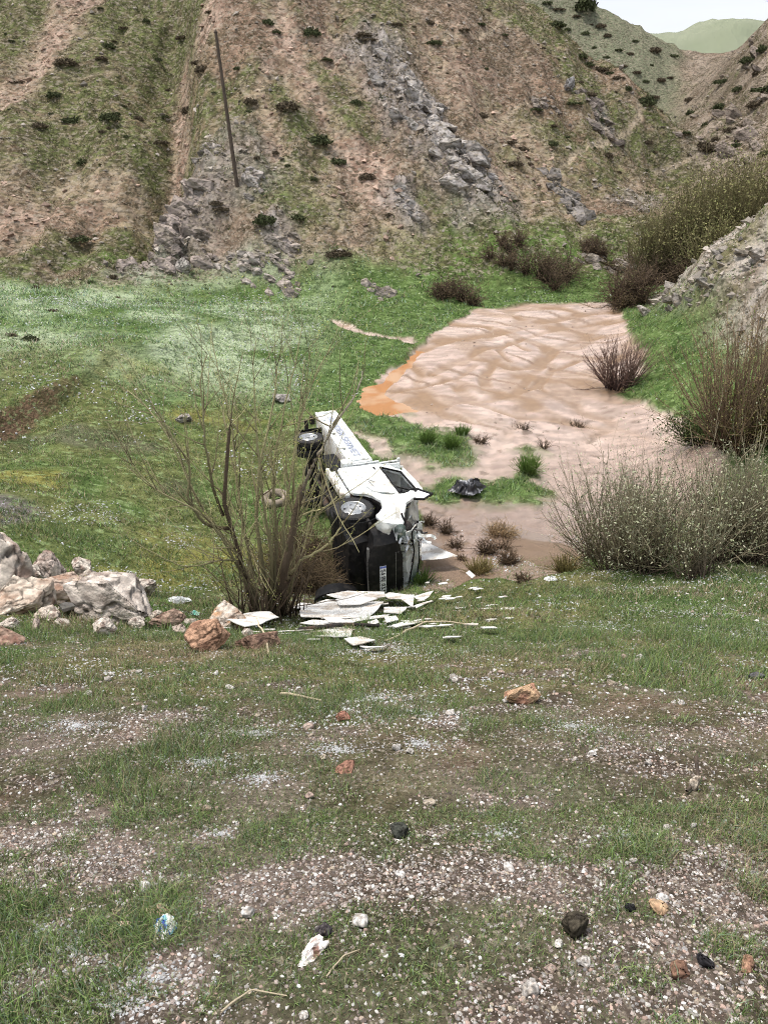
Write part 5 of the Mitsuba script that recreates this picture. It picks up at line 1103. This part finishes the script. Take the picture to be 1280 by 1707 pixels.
crumple('plastic_scrap', 'turquoise plastic scrap between boulders and willow', (-2.651,9.24), (.07, .05, .05), 11, [(.15, .5, .42), (.45, .7, .62)], 'plastic scrap', .5, 3)
crumple('plastic_bag', 'grey white plastic bag scraps beyond the boulders', (-3.06,9.92), (.16, .10, .07), 14, [(.30, .32, .34), (.6, .64, .66)], 'plastic bag', .6, 4)
crumple('plastic_bag', 'white plastic litter at the edge of the mud', (2.659,10.72), (.13, .07, .06), 17, [(.5, .55, .6), (.75, .77, .78)], 'plastic bag', .6, 4)
crumple('dead_leaf', 'curled tan leaf above the blue wrapper', (-0.601,1.400), (.030, .016, .006), 21, [(.40, .28, .19), (.58, .42, .32)], 'leaf', .5, 3, turn=-.2)
crumple('dead_leaf', 'curled pinkish leaf near the blue wrapper', (-0.662,1.340), (.018, .012, .006), 24, [(.40, .30, .24), (.55, .42, .34)], 'leaf', .5, 3)

# ------------------------------------------------------------------ bare willow beside the truck
BARK, BARK2, WHIP, PALEW = np.array([.040, .028, .022]), np.array([.125, .098, .072]), np.array([.41, .385, .22]), np.array([.56, .50, .40])
def curve(p, n, wob, r):
    """a smooth bent line through the given points"""
    p = np.asarray(p, float); L = np.r_[0, np.cumsum(np.linalg.norm(np.diff(p, axis=0), axis=1))]
    from scipy.interpolate import PchipInterpolator
    t = np.linspace(0, L[-1], n); q_ = PchipInterpolator(L, p)(t)
    w = np.cumsum(r.normal(0, wob, (n, 3)), 0); w -= np.linspace(0, 1, n)[:, None] * w[-1]
    return q_ + w
def twig_set(origins, dirs, lens, rad, n, r, curl=.25, lift=.35, taper=.3):
    """n-point twigs that bend up as they grow"""
    k = len(origins); P_ = np.zeros((k, n, 3)); P_[:, 0] = origins; d = dirs / np.linalg.norm(dirs, axis=1, keepdims=True)
    for j in range(1, n):
        d = d + r.normal(0, curl / n * 2, (k, 3)); d[:, 2] += lift / n
        d /= np.linalg.norm(d, axis=1, keepdims=True); P_[:, j] = P_[:, j - 1] + d * (lens / (n - 1))[:, None]
    R_ = rad[:, None] * np.linspace(1, taper, n)[None]
    return P_, R_
def vcol_tubes(P_, R_, sides, ca, cb, r, jit=.2):
    v, f = tubes(P_, R_, sides); k, n = R_.shape
    t = np.linspace(0, 1, n)[None, :, None] ** .8
    c = (np.asarray(ca) * (1 - t) + np.asarray(cb) * t) * r.uniform(1 - jit, 1 + jit, (k, 1, 1))
    return v, f, np.repeat(np.broadcast_to(c, (k, n, 3)).reshape(-1, 3), sides, 0)

wr = np.random.default_rng(21)
WB = [gpt((-1.777,9.24)), gpt((-1.633,9.50)), gpt((-1.491,9.72))]
STEMS = [  # (points of the stem in world metres, foot radius, tip radius)
    ([WB[0], (-1.938,9.30,-5.21), (-2.036,9.20,-4.52), (-2.085,9.20,-4.09), (-2.003,9.20,-3.59), (-1.928,9.20,-3.15)], .040, .020),
    ([WB[0], (-2.049,9.50,-5.14), (-2.422,9.70,-4.68), (-2.727,9.90,-4.13), (-2.837,10.00,-3.85), (-3.14,10.10,-3.24), (-3.48,10.20,-2.930)], .035, .008),
    ([WB[1], (-1.684,9.60,-5.09), (-1.741,9.70,-4.49), (-1.653,9.80,-3.82), (-1.541,9.90,-3.26), (-1.400,10.00,-2.549)], .040, .008),
    ([WB[2], (-1.326,9.30,-5.03), (-1.161,9.30,-4.31), (-1.058,9.30,-3.96)], .060, .040),
    ([(-1.161,9.30,-4.31), (-0.994,9.25,-3.85), (-0.822,9.20,-3.49), (-0.594,9.15,-3.01), (-0.379,9.10,-2.689), (-0.258,9.10,-2.378)], .030, .007),
    ([WB[0], (-2.123,9.10,-4.65), (-2.387,9.00,-4.18), (-2.843,8.90,-3.86), (-3.19,8.80,-3.16), (-3.29,8.80,-2.932)], .026, .005),
    ([(-1.885,9.20,-5.27), (-2.139,9.00,-4.87), (-2.503,8.90,-4.92), (-2.918,8.80,-4.67), (-3.25,8.70,-4.36)], .014, .004),
    ([WB[1], (-1.542,9.80,-4.82), (-1.563,9.90,-4.13), (-1.379,10.00,-3.29), (-1.137,10.10,-2.415), (-1.058,10.10,-2.062)], .032, .005),
    ([(-1.332,9.20,-5.35), (-1.041,9.10,-4.92), (-0.746,9.00,-4.64), (-0.524,8.95,-4.30)], .024, .010),
    ([(-1.308,9.25,-5.09), (-1.011,9.20,-4.36), (-0.738,9.10,-4.18), (-0.599,9.05,-4.00)], .020, .008),
    ([WB[1], (-1.535,9.20,-4.52), (-1.551,9.10,-3.79), (-1.581,9.10,-3.23), (-1.596,9.10,-2.614), (-1.494,9.10,-1.977)], .028, .004),
    ([WB[0], (-1.965,9.90,-5.06), (-2.084,10.10,-4.39), (-2.130,10.30,-3.39), (-2.291,10.40,-2.651), (-2.340,10.50,-2.265)], .030, .005),
    ([(-2.108,9.20,-4.35), (-2.208,9.10,-3.71), (-2.204,9.00,-2.961), (-2.188,9.00,-2.512), (-2.068,9.00,-2.152)], .022, .006),
    ([WB[2], (-1.480,10.00,-5.11), (-1.353,10.20,-4.25), (-1.194,10.30,-3.56), (-0.992,10.40,-2.903), (-0.720,10.50,-2.428)], .028, .005),
    ([(-2.036,9.20,-4.52), (-2.351,9.10,-4.39), (-2.524,9.10,-3.96), (-2.495,9.10,-3.55), (-2.610,9.10,-3.23), (-2.772,9.10,-2.855)], .026, .006),
    ([WB[2], (-1.237,9.40,-4.99), (-1.246,9.50,-4.31), (-1.180,9.50,-3.62), (-1.075,9.50,-3.04), (-0.994,9.60,-2.371)], .026, .004),
]
tag('bare_willow', 'multi stemmed bare willow with yellow green whips beside the truck', 'tree')
tw = []
tips = []
for i, (pts, r0, r1) in enumerate(STEMS):
    q_ = curve(pts, 26, .008, wr); R_ = np.linspace(r0, r1, 26) * (1 + .12 * (wr.random(26) - .5)); R_[0] *= 1.25
    cb = PALEW if i == 4 else (WHIP if r1 < .02 else BARK2)
    v, f, c = vcol_tubes(q_[None], R_[None], 8, BARK, cb, wr, .05)
    key = 'bare_willow__stem' + (f'_{i:03d}' if i else '')
    add(key, (v, f), 'mat_rock', c)
    n_ = 4 + int(5 * np.linalg.norm(q_[-1] - q_[0]) / 2)
    j = wr.integers(7, 26, n_); o = q_[j]; d0 = np.gradient(q_, axis=0)[j]; d0 /= np.linalg.norm(d0, axis=1, keepdims=True)
    P_, R2 = twig_set(o, d0 * .9 + wr.normal(0, .45, (n_, 3)) + [0, 0, .25], wr.uniform(.5, 1.5, n_), np.minimum(R_[j] * .6, .011), 9, wr, .35, .5, .3)
    tw.append(vcol_tubes(P_, R2, 4, BARK2, WHIP, wr)); tips.append(P_)
    # second order
    m_ = int(n_ * 1.2); a = wr.integers(0, n_, m_); b = wr.integers(2, 8, m_)
    P3, R3 = twig_set(P_[a, b], (P_[a, b] - P_[a, b - 1]) / .1 + wr.normal(0, .5, (m_, 3)), wr.uniform(.25, .8, m_), R2[a, b] * .65, 6, wr, .3, .4, .3)
    tw.append(vcol_tubes(P3, R3, 3, WHIP * .8, WHIP * 1.15, wr)); tips.append(P3)
# long whips fanning out of the foot
n_ = 20; o = np.array(WB)[wr.integers(0, 3, n_)] + wr.normal(0, .12, (n_, 3)) * [1, .8, .1]
P_, R_ = twig_set(o, wr.normal(0, .27, (n_, 3)) * [1.15, .8, .3] + [-.06, 0, 1.0], wr.uniform(2.0, 3.7, n_), wr.uniform(.007, .013, n_), 16, wr, .5, .25, .25)
tw.append(vcol_tubes(P_, R_, 5, BARK2 * .8, WHIP, wr)); tips.append(P_)
m_ = 60; a = wr.integers(0, n_, m_); b = wr.integers(6, 15, m_)
P3, R3 = twig_set(P_[a, b], (P_[a, b] - P_[a, b - 1]) / .2 + wr.normal(0, .45, (m_, 3)), wr.uniform(.3, 1.0, m_), R_[a, b] * .65, 7, wr, .3, .4, .3)
tw.append(vcol_tubes(P3, R3, 3, WHIP * .9, WHIP * 1.15, wr)); tips.append(P3)
# sucker shoots from the foot
n_ = 70; o = np.array(WB)[wr.integers(0, 3, n_)] + wr.normal(0, .16, (n_, 3)) * [1, .8, .1]
P_, R_ = twig_set(o, wr.normal(0, .42, (n_, 3)) + [0.05, 0, 1.0], wr.uniform(.5, 1.7, n_), wr.uniform(.006, .016, n_), 12, wr, .45, .3, .3)
tw.append(vcol_tubes(P_, R_, 4, BARK, BARK2 * 1.2, wr)); tips.append(P_[:40])
v, f, c = cat(tw); add('bare_willow__twigs', (v, f), 'mat_vert', c); labels['bare_willow__twigs'] = {'kind': 'stuff'}
tp = np.vstack([p[:, -1] for p in tips] + [p[:, -2] for p in tips]); tp = tp[wr.random(len(tp)) < .8]
v, f = leaves(np.repeat(tp, 3, 0) + wr.normal(0, .025, (len(tp) * 3, 3)), wr.uniform(.015, .04, len(tp) * 3), .012, wr, .6)
add('bare_willow__buds', (v, f), 'mat_leaf', np.repeat(np.array([.34, .36, .12]) * wr.uniform(.7, 1.3, (len(tp) * 3, 1)), 4, 0)); labels['bare_willow__buds'] = {'kind': 'stuff'}

# tangle of dead brush pressed under the truck
def brush(name, label, p, n, rad, hgt, ca, cb, seed, tr=.005, spread=.8, leafn=0, leafc=None, leafl=.03, lift=.3, bend=.5, sub=2, cat_='shrub', group=None, parts=('stems', 'leaves'), lens=(.55, 1.0), flat_=.8, low=0.0, nseg=9, feet=1):
    """a shrub: many stems from one foot, side twigs, small leaves where it has them"""
    r = np.random.default_rng(seed); key = key_of(name); g = gpt(p)
    k = n
    a = r.uniform(0, 6.283, k); el = np.abs(r.normal(0, spread, k))
    d = np.stack([np.cos(a) * np.sin(np.minimum(el, 1.45)), np.sin(a) * np.sin(np.minimum(el, 1.45)) * flat_, np.cos(np.minimum(el, 1.45)) + low], -1)
    o = g + np.stack([np.cos(a), np.sin(a), 0 * a], -1) * (rad * .28 * np.sqrt(r.random(k)))[:, None]
    ln = hgt * r.uniform(*lens, k)
    if feet > 1:        # several clumps of their own height
        fa, fr = r.uniform(0, 6.283, feet), rad * .75 * np.sqrt(r.random(feet)); fh = r.uniform(.72, 1.12, feet); w_i = r.integers(0, feet, k)
        off = np.stack([np.cos(fa) * fr, np.sin(fa) * fr * flat_, 0 * fa], -1)
        o = g + off[w_i] + r.normal(0, .10 * rad / 2, (k, 3)) * [1, 1, 0]; o[:, 2] = ground(o[:, 0], o[:, 1]); ln = ln * fh[w_i]
        d = d + np.stack([off[w_i, 0], off[w_i, 1], 0 * a], -1) * .22 / max(rad, .5); d /= np.linalg.norm(d, axis=1, keepdims=True)
        rad = rad * .6
    ln = ln * (np.abs(d[:, 2]) + (rad / hgt) * (1 - np.abs(d[:, 2])))
    P_, R_ = twig_set(o, d, ln, tr * r.uniform(.7, 1.3, k), nseg, r, bend, lift, .4)
    ms = [vcol_tubes(P_, R_, 3, ca, cb, r, .3)]; ends = [P_[:, -1], P_[:, -2], P_[:, -3]]
    m_ = k * sub
    if m_:
        aa = r.integers(0, k, m_); bb = r.integers(2, nseg - 1, m_)
        P2, R2 = twig_set(P_[aa, bb], (P_[aa, bb] - P_[aa, bb - 1]) / np.linalg.norm(P_[aa, bb] - P_[aa, bb - 1], axis=1, keepdims=True) + r.normal(0, .45, (m_, 3)), ln[aa] * r.uniform(.18, .5, m_), R_[aa, bb] * .7, 5, r, bend, lift, .4)
        ms.append(vcol_tubes(P2, R2, 3, np.asarray(ca) * .5 + np.asarray(cb) * .5, cb, r, .3)); ends += [P2[:, -1], P2[:, -2], P2[:, 2]]
    v, f, c = cat(ms); add(f'{key}__{parts[0]}', (v, f), 'mat_vert', c); labels[f'{key}__{parts[0]}'] = {'kind': 'stuff'}
    if leafn:
        e = np.vstack(ends); e = e[r.integers(0, len(e), leafn)] + r.normal(0, leafl * .9, (leafn, 3))
        v, f = leaves(e, leafl * r.uniform(.6, 1.4, leafn), leafl * .42, r, .5)
        lc = np.asarray(leafc)[r.integers(0, len(leafc), leafn)] * r.uniform(.7, 1.3, (leafn, 1))
        add(f'{key}__{parts[1]}', (v, f), 'mat_leaf', np.repeat(lc, 4, 0)); labels[f'{key}__{parts[1]}'] = {'kind': 'stuff'}
    tag(key, label, cat_, group); return key
DB, DB2 = np.array([.040, .028, .020]), np.array([.15, .115, .075])
brush('brush_tangle', 'tangle of dead brown brush pressed under the truck', (-1.32, 11.35), 460, .5, 1.25, DB, DB2, 31, .007, .6, 500, [(.10, .075, .04), (.16, .14, .07)], .035, bend=1.6, lift=.0, sub=3, cat_='brush')
brush('brush_tangle', 'brown bramble tangle between truck bed and willow', (-1.55, 12.5), 420, .7, 1.3, DB, DB2 * 1.15, 32, .007, .7, 600, [(.12, .10, .05), (.17, .15, .08)], .035, bend=1.6, lift=.0, sub=3, cat_='brush')
# shrubs by the mud
GL_ = [(.32, .36, .22), (.41, .44, .31), (.23, .25, .15), (.40, .39, .30)]
LB, LB2 = np.array([.15, .11, .09]), np.array([.345, .315, .215])
RB, RB2 = np.array([.055, .035, .032]), np.array([.17, .125, .10])
brush('willow_shrub', 'wide grey green leafy shrub at the edge of the mud', (4.98,11.56), 600, 2.2, 2.15, LB, LB2, 41, .0095, .55, 6400, GL_, .05, .4, .40, 3, lens=(.45, 1.0), feet=16)
brush('willow_shrub', 'grey green leafy shrub overlapping the wide one at frame edge', (6.15,11.70), 520, 2.1, 2.3, LB, LB2, 42, .0095, .55, 5800, GL_, .05, .4, .40, 3, lens=(.45, 1.0), feet=14)
brush('willow_shrub', 'low twiggy end of the leafy shrub nearest the truck', (3.90,11.96), 180, 1.35, 1.4, LB, LB2, 43, .009, .8, 1300, GL_, .05, .5, .45, 3, lens=(.35, 1.12))
brush('bare_shrub', 'tall bare shrub with dark red stems behind the leafy one', (7.91,16.40), 190, 1.7, 3.25, np.array([.075, .045, .036]), np.array([.31, .23, .155]), 44, .015, .52, 2600, [(.26, .25, .11), (.22, .19, .09)], .05, .35, .25, 4)
brush('bare_shrub', 'dark green scrub at the foot of the tall bare shrub', (7.63,17.70), 160, 1.3, .8, np.array([.04, .04, .025]), np.array([.09, .10, .05]), 45, .01, .9, 2500, [(.06, .09, .035), (.10, .13, .05)], .07, sub=2)
brush('bare_shrub', 'olive scrub tucked beside the tall bare shrub', (8.46,16.16), 160, 1.2, 1.3, np.array([.05, .04, .025]), np.array([.16, .14, .06]), 46, .01, .8, 1800, [(.18, .18, .06), (.13, .14, .05)], .07, sub=2)
brush('bare_shrub', 'small bare shrub standing alone on the edge of the mud', (7.17,23.12), 150, 1.35, 1.7, np.array([.05, .032, .032]), np.array([.24, .165, .14]), 47, .013, .62, 0, None, sub=3, low=.05)
for i, (p, rad, h) in enumerate([((3.16,36.24), 1.5, 1.25), ((7.73,38.80), 1.7, 1.9), ((5.88,39.84), 1.6, 1.0), ((11.44,41.36), 1.7, 1.1), ((10.93,33.76), 1.4, 2.3), ((13.01,36.72), 1.6, 2.3), ((10.14,33.28), .5, .8)]):
    brush('red_brush', ['dark red twig bush at the head of the mud', 'largest dark red bush on the green foot slope', 'low dark bush in the green above its larger neighbour', 'wide low dark red bush before the willow thicket', 'dense dark brush beside the weathered ledge', 'dark brush climbing the foot of the stony spur', 'tiny red bush at the corner of the mud'][i], p, 260 if i != 6 else 90, rad, h,
          np.array([.055, .038, .028]), np.array([.17, .128, .095]), 60 + i, .020, .8, 1100, [(.12, .09, .06), (.15, .12, .07)], .08, bend=1.2, lift=.15, sub=2, nseg=7, feet=1 if i == 6 else 6)
for i, (p, rad, zt) in enumerate([((12.95,38.00,-5.91), 1.5, (12.38,38.00,-2.050)[2]), ((14.28,38.50,-5.99), 1.9, (13.48,38.50,-0.982)[2]), ((15.43,38.00,-5.63), 2.1, (14.47,38.00,-0.232)[2]), ((16.58,37.50,-5.02), 2.3, (15.54,37.50,0.343)[2]), ((17.77,37.00,-4.68), 2.4, (16.63,37.00,0.711)[2]), ((13.85,36.00,-5.60), 1.8, (13.27,36.00,-2.184)[2])]):
    h = zt - gpt(p)[2]
    brush('willow_thicket', ['grey bare willow at the low end of the thicket', 'olive budding willow second from the low end of thicket', 'olive willow in the middle of the gully thicket', 'yellowish willow high in the gully thicket', 'tall olive willow at the frame edge of the thicket', 'dark lower willow in front of the gully thicket'][i], p, 300, rad, h,
          np.array([.075, .060, .042]), np.array([.26, .235, .13]), 70 + i, .024, .42, 3600 if i else 1200, [(.24, .25, .11), (.19, .20, .09), (.30, .28, .15)], .13, bend=.5, lift=.5, sub=2, nseg=7, cat_='willow', feet=3)
for i, (p, h) in enumerate([((3.38,16.82), .5), ((1.694,18.34), .42), ((1.100,18.56), .4), ((1.680,11.86), .35), ((3.03,11.32), .35), ((0.621,11.60), .3), ((2.052,19.32), .3), ((3.45,17.26), .45)]):
    brush('rush_tuft', ['bright green rush tuft at the end of the green islet', 'green rush tuft in the middle of the mud strip', 'dull green tuft near the truck roof', 'yellowish rush tuft by the triangular panel', 'straw and green tuft at the mud edge near the leafy shrub', 'dark tuft under the hanging windscreen', 'short rush tuft alone in the pink mud', 'second bright tuft on the green islet'][i], p, 170, .45, h,
          np.array([.06, .09, .03]) if i not in (3, 4) else np.array([.12, .10, .05]), np.array([.15, .24, .06]) if i not in (3, 4) else np.array([.33, .28, .13]), 90 + i, .008, .6, 0, None, sub=0, cat_='grass tuft')

for k, (p, lab, n_, h_) in enumerate([((0.919,14.24), 'dark root clump against the truck side of the mud', 90, .3), ((1.261,13.90), 'dead rush stump beside the truck in mud', 70, .4), ((1.377,13.16), 'dark rush tuft above the triangular panel', 60, .25), ((1.435,12.56), 'clump of dead stalks near the triangular panel', 50, .18),
        ((2.333,13.82), 'heap of dead reeds and sticks in flood water', 200, .30), ((1.930,12.82), 'dark dead plant standing in flood water', 110, .34), ((2.232,12.18), 'round root ball in the flood water', 120, .30), ((2.222,10.82), 'dark clump at the flood water edge', 70, .2), ((2.255,13.04), 'tall dead stalk cluster in the flood water', 40, .45),
        ((3.74,19.96), 'dark twig litter in the middle of the mud', 40, .22), ((2.479,18.88), 'dead weed sticking out of the pink mud', 60, .35), ((4.09,18.72), 'dry stalks standing in the damp mud', 40, .35), ((5.35,20.56), 'scrap of brushwood lying on the mud', 40, .2)]):
    brush('dead_clump', lab, p, n_, [.3, .25, .28, .2, .6, .4, .32, .25, .3, .5, .4, .35, .5][k], h_, np.array([.05, .036, .025]) if k != 4 else np.array([.12, .08, .045]), np.array([.15, .11, .075]) if k != 4 else np.array([.42, .31, .19]), 120 + k, .008, .95, 0, None, sub=1, bend=1.2, lift=.0, cat_='dead plant')

# dark cushion shrubs dotted over the hills: four shapes, many copies
def cushion(seed, green):
    r = np.random.default_rng(seed); n = 620
    d = r.normal(size=(n, 3)); d[:, 2] = np.abs(d[:, 2]) * .8; d /= np.linalg.norm(d, axis=1, keepdims=True)
    c = d * (r.uniform(.55, 1.0, n) * (.8 + .5 * fbm(d * 2 + seed, 2, seed)))[:, None] * [.5, .5, .30]
    v, f = leaves(c, .15, .07, r, .3)
    base_ = np.array([.065, .076, .040]) if green else np.array([.095, .078, .056])
    col = np.repeat(base_ * r.uniform(.55, 1.7, (n, 1)), 4, 0)
    return v, f, col
for k in range(4):
    v, f, c = cushion(200 + k, k % 2 == 0)
    scene[f'cushion_kind_{k}'] = {'type': 'shapegroup', 'cushion_shrub': mikit.ply((v, f), 'mat_leaf', smooth=True, color=c)}
hr = np.random.default_rng(77)
def cushion_at(p, s, k, label, group):
    key = key_of('cushion_shrub'); g = gpt(p)
    scene[key] = {'type': 'instance', 'g': {'type': 'ref', 'id': f'cushion_kind_{k}'}, 'to_world': T().translate([float(g[0]), float(g[1]), float(g[2] - .05)]).rotate([0, 0, 1], float(hr.uniform(0, 360))).scale([float(s * hr.uniform(.7, 1.6)), float(s * hr.uniform(.7, 1.2)), float(s * hr.uniform(.5, 1.25))])}
    tag(key, label, 'shrub', group)
SPOT = [(-2.543,46.24),(-3.27,46.48),(-3.77,44.00),(-4.23,43.92),(-13.23,47.12),(-12.38,47.28),(-8.45,41.76),(-8.89,52.88),(-8.04,54.48),(-2.602,46.08),(-19.26,57.60),(-16.76,54.32),(-15.56,51.92),(-21.26,56.48),(-22.00,63.36),(-23.81,63.84),(-20.77,60.64),(-19.05,67.60),(-15.00,61.28),(-15.71,55.52),(-16.90,53.36),(-16.82,56.08),(-21.52,65.12),(-24.13,62.24),(-24.23,58.56),(-26.07,63.04),(-14.54,65.04),(-7.13,55.20),(-7.26,52.64),(-8.18,50.24),(-8.16,49.44),(-7.45,47.84),(-9.91,51.36),(-5.77,45.60),(-5.94,51.52),(-5.30,47.68),(-1.835,54.48),(-1.455,53.76),(-1.214,57.04),(-2.486,57.84),(0.842,57.52),(1.952,58.96),(0.394,59.84),(2.283,56.88),(3.13,58.88),(4.28,61.76),(-3.09,58.80),(-4.42,55.28),(-5.24,56.80),(-1.238,51.68),(-0.881,51.44),(0.309,42.48),(0.449,40.72),(3.11,42.64),(7.25,45.52),(8.65,53.52),(8.10,53.84),(5.97,54.08),(7.83,53.20),(11.61,65.20),(12.74,65.12),(5.49,58.16),(6.80,59.20),(7.74,60.40),(5.35,60.96),(3.97,55.84),(8.60,64.64),(7.99,50.80),(7.72,50.08),(10.67,54.64),(11.09,56.72),(15.31,58.40),(19.21,63.92),(12.66,39.52),(11.94,56.80),(13.27,61.20),(14.12,63.68),(17.30,65.68),(8.75,51.36),(15.79,57.04),(20.14,63.52),(14.26,58.00),(13.29,54.00),(15.42,61.76),(0.000,47.92),(-0.898,44.96),(-2.147,38.56),(-0.557,37.04),(-2.282,36.48),(-4.31,40.80),(-6.23,43.84),(-6.56,44.00),(-5.71,39.84),(-8.14,41.68),(-6.54,54.64),(-3.62,46.96),(-3.45,53.84),(-1.305,55.68),(1.862,55.36),(2.399,60.80),(0.000,60.56),(-2.164,60.08),(-6.03,57.52),(-12.70,59.68),(-11.51,55.04),(-11.31,59.44),(-17.26,66.08),(-16.00,63.04),(-19.02,63.36),(-19.05,60.08),(-21.25,59.44),(-21.16,67.20),(-21.08,52.72),(-19.20,49.76),(-17.75,50.24),(-16.44,49.20),(-21.25,50.40),(-22.94,53.44),(-19.00,46.72),(-16.11,42.96)]
while len(SPOT) < 280:
    a_, b_ = hr.uniform(-32, 30), hr.uniform(42, 74)
    if abs(a_) < .52 * b_ and weight('hill', [a_], [b_])[0] > .9 and weight('pink', [a_], [b_])[0] < .4: SPOT.append((a_, b_))
for i, p in enumerate(SPOT):
    cushion_at(p, (.18 + 1.1 * hr.random() ** 2.2) * (.9 if p[1] < 70 else 1.2), int(hr.integers(0, 4)), 'dark cushion shrub dotted on the brown hillside', 'cushion shrubs on the hillside')
FAR = [(22.99,129.84),(23.90,126.80),(25.43,125.52),(27.00,127.92),(27.82,124.88),(28.58,122.08),(30.08,126.00),(29.70,119.52),(29.86,116.16),(31.62,117.20),(32.98,115.92),(33.24,120.88),(34.05,115.04),(35.81,119.28),(36.23,115.76),(32.90,113.12),(34.91,113.20),(24.61,129.20),(16.82,69.28),(17.90,67.44),(18.34,66.08),(19.83,66.24),(28.92,126.56),(31.66,121.20),(34.73,124.56),(37.21,123.28),(37.82,117.36),(40.06,124.08),(15.79,69.04),(30.73,124.00)]
for i, p in enumerate(FAR):
    cushion_at(p, hr.uniform(.7, 1.5), int(hr.integers(0, 4)), 'dark shrub on the grey green hill behind', 'shrubs on the hill behind')
for i, p in enumerate([(33.26,94.48),(32.05,86.16),(33.98,88.16),(35.43,88.00),(36.38,86.48),(22.98,65.60),(24.20,64.80),(29.74,74.16),(30.73,73.76),(32.13,75.28),(33.03,76.00),(28.34,73.44),(26.51,64.40),(31.51,93.44),(34.95,100.00),(35.77,93.04),(37.06,90.80),(37.93,89.76)]):
    cushion_at(p, hr.uniform(.8, 1.6), int(hr.integers(0, 4)), 'dark shrub on the stony slope across the gully', 'shrubs on the stony slope')
for i, p in enumerate([(-12.61,37.28),(-10.94,23.92),(-11.63,24.24),(-13.20,36.08),(-11.68,34.64),(-11.39,38.00),(-11.87,28.00),(-9.78,33.84),(-15.26,34.88)]):
    cushion_at(p, hr.uniform(.35, .6), int(hr.integers(0, 4)), 'small dark tussock in the green meadow', 'tussocks in the green meadow')
for p, lab in (([(28.47,129.20)][0], 'dark tree on the skyline of the second hill'),):
    cushion_at(p, 4.2, 0, lab, None); labels[[k for k in labels if k.startswith('cushion_shrub')][-1]]['category'] = 'tree'

# ------------------------------------------------------------------ the wooden pole on the ridge
pb = gpt((-7.42,42.56)); ptop = (-8.11,43.60,5.21)
pl_ = np.linspace(0, 1, 12)[:, None] * (ptop - pb) + pb - [0, 0, .3] * (1 - np.linspace(0, 1, 12)[:, None])
add('utility_pole__shaft', tubes(pl_[None], np.linspace(.105, .07, 12)[None], 12), 'mat_wood')
dp = (ptop - pb) / np.linalg.norm(ptop - pb)
add('utility_pole__cap', tubes(np.stack([ptop, ptop + dp * .12])[None], np.array([[.10, .02]]), 12), 'mat_wood')
tag('utility_pole', 'leaning dark wooden pole without wires on the ridge', 'utility pole')
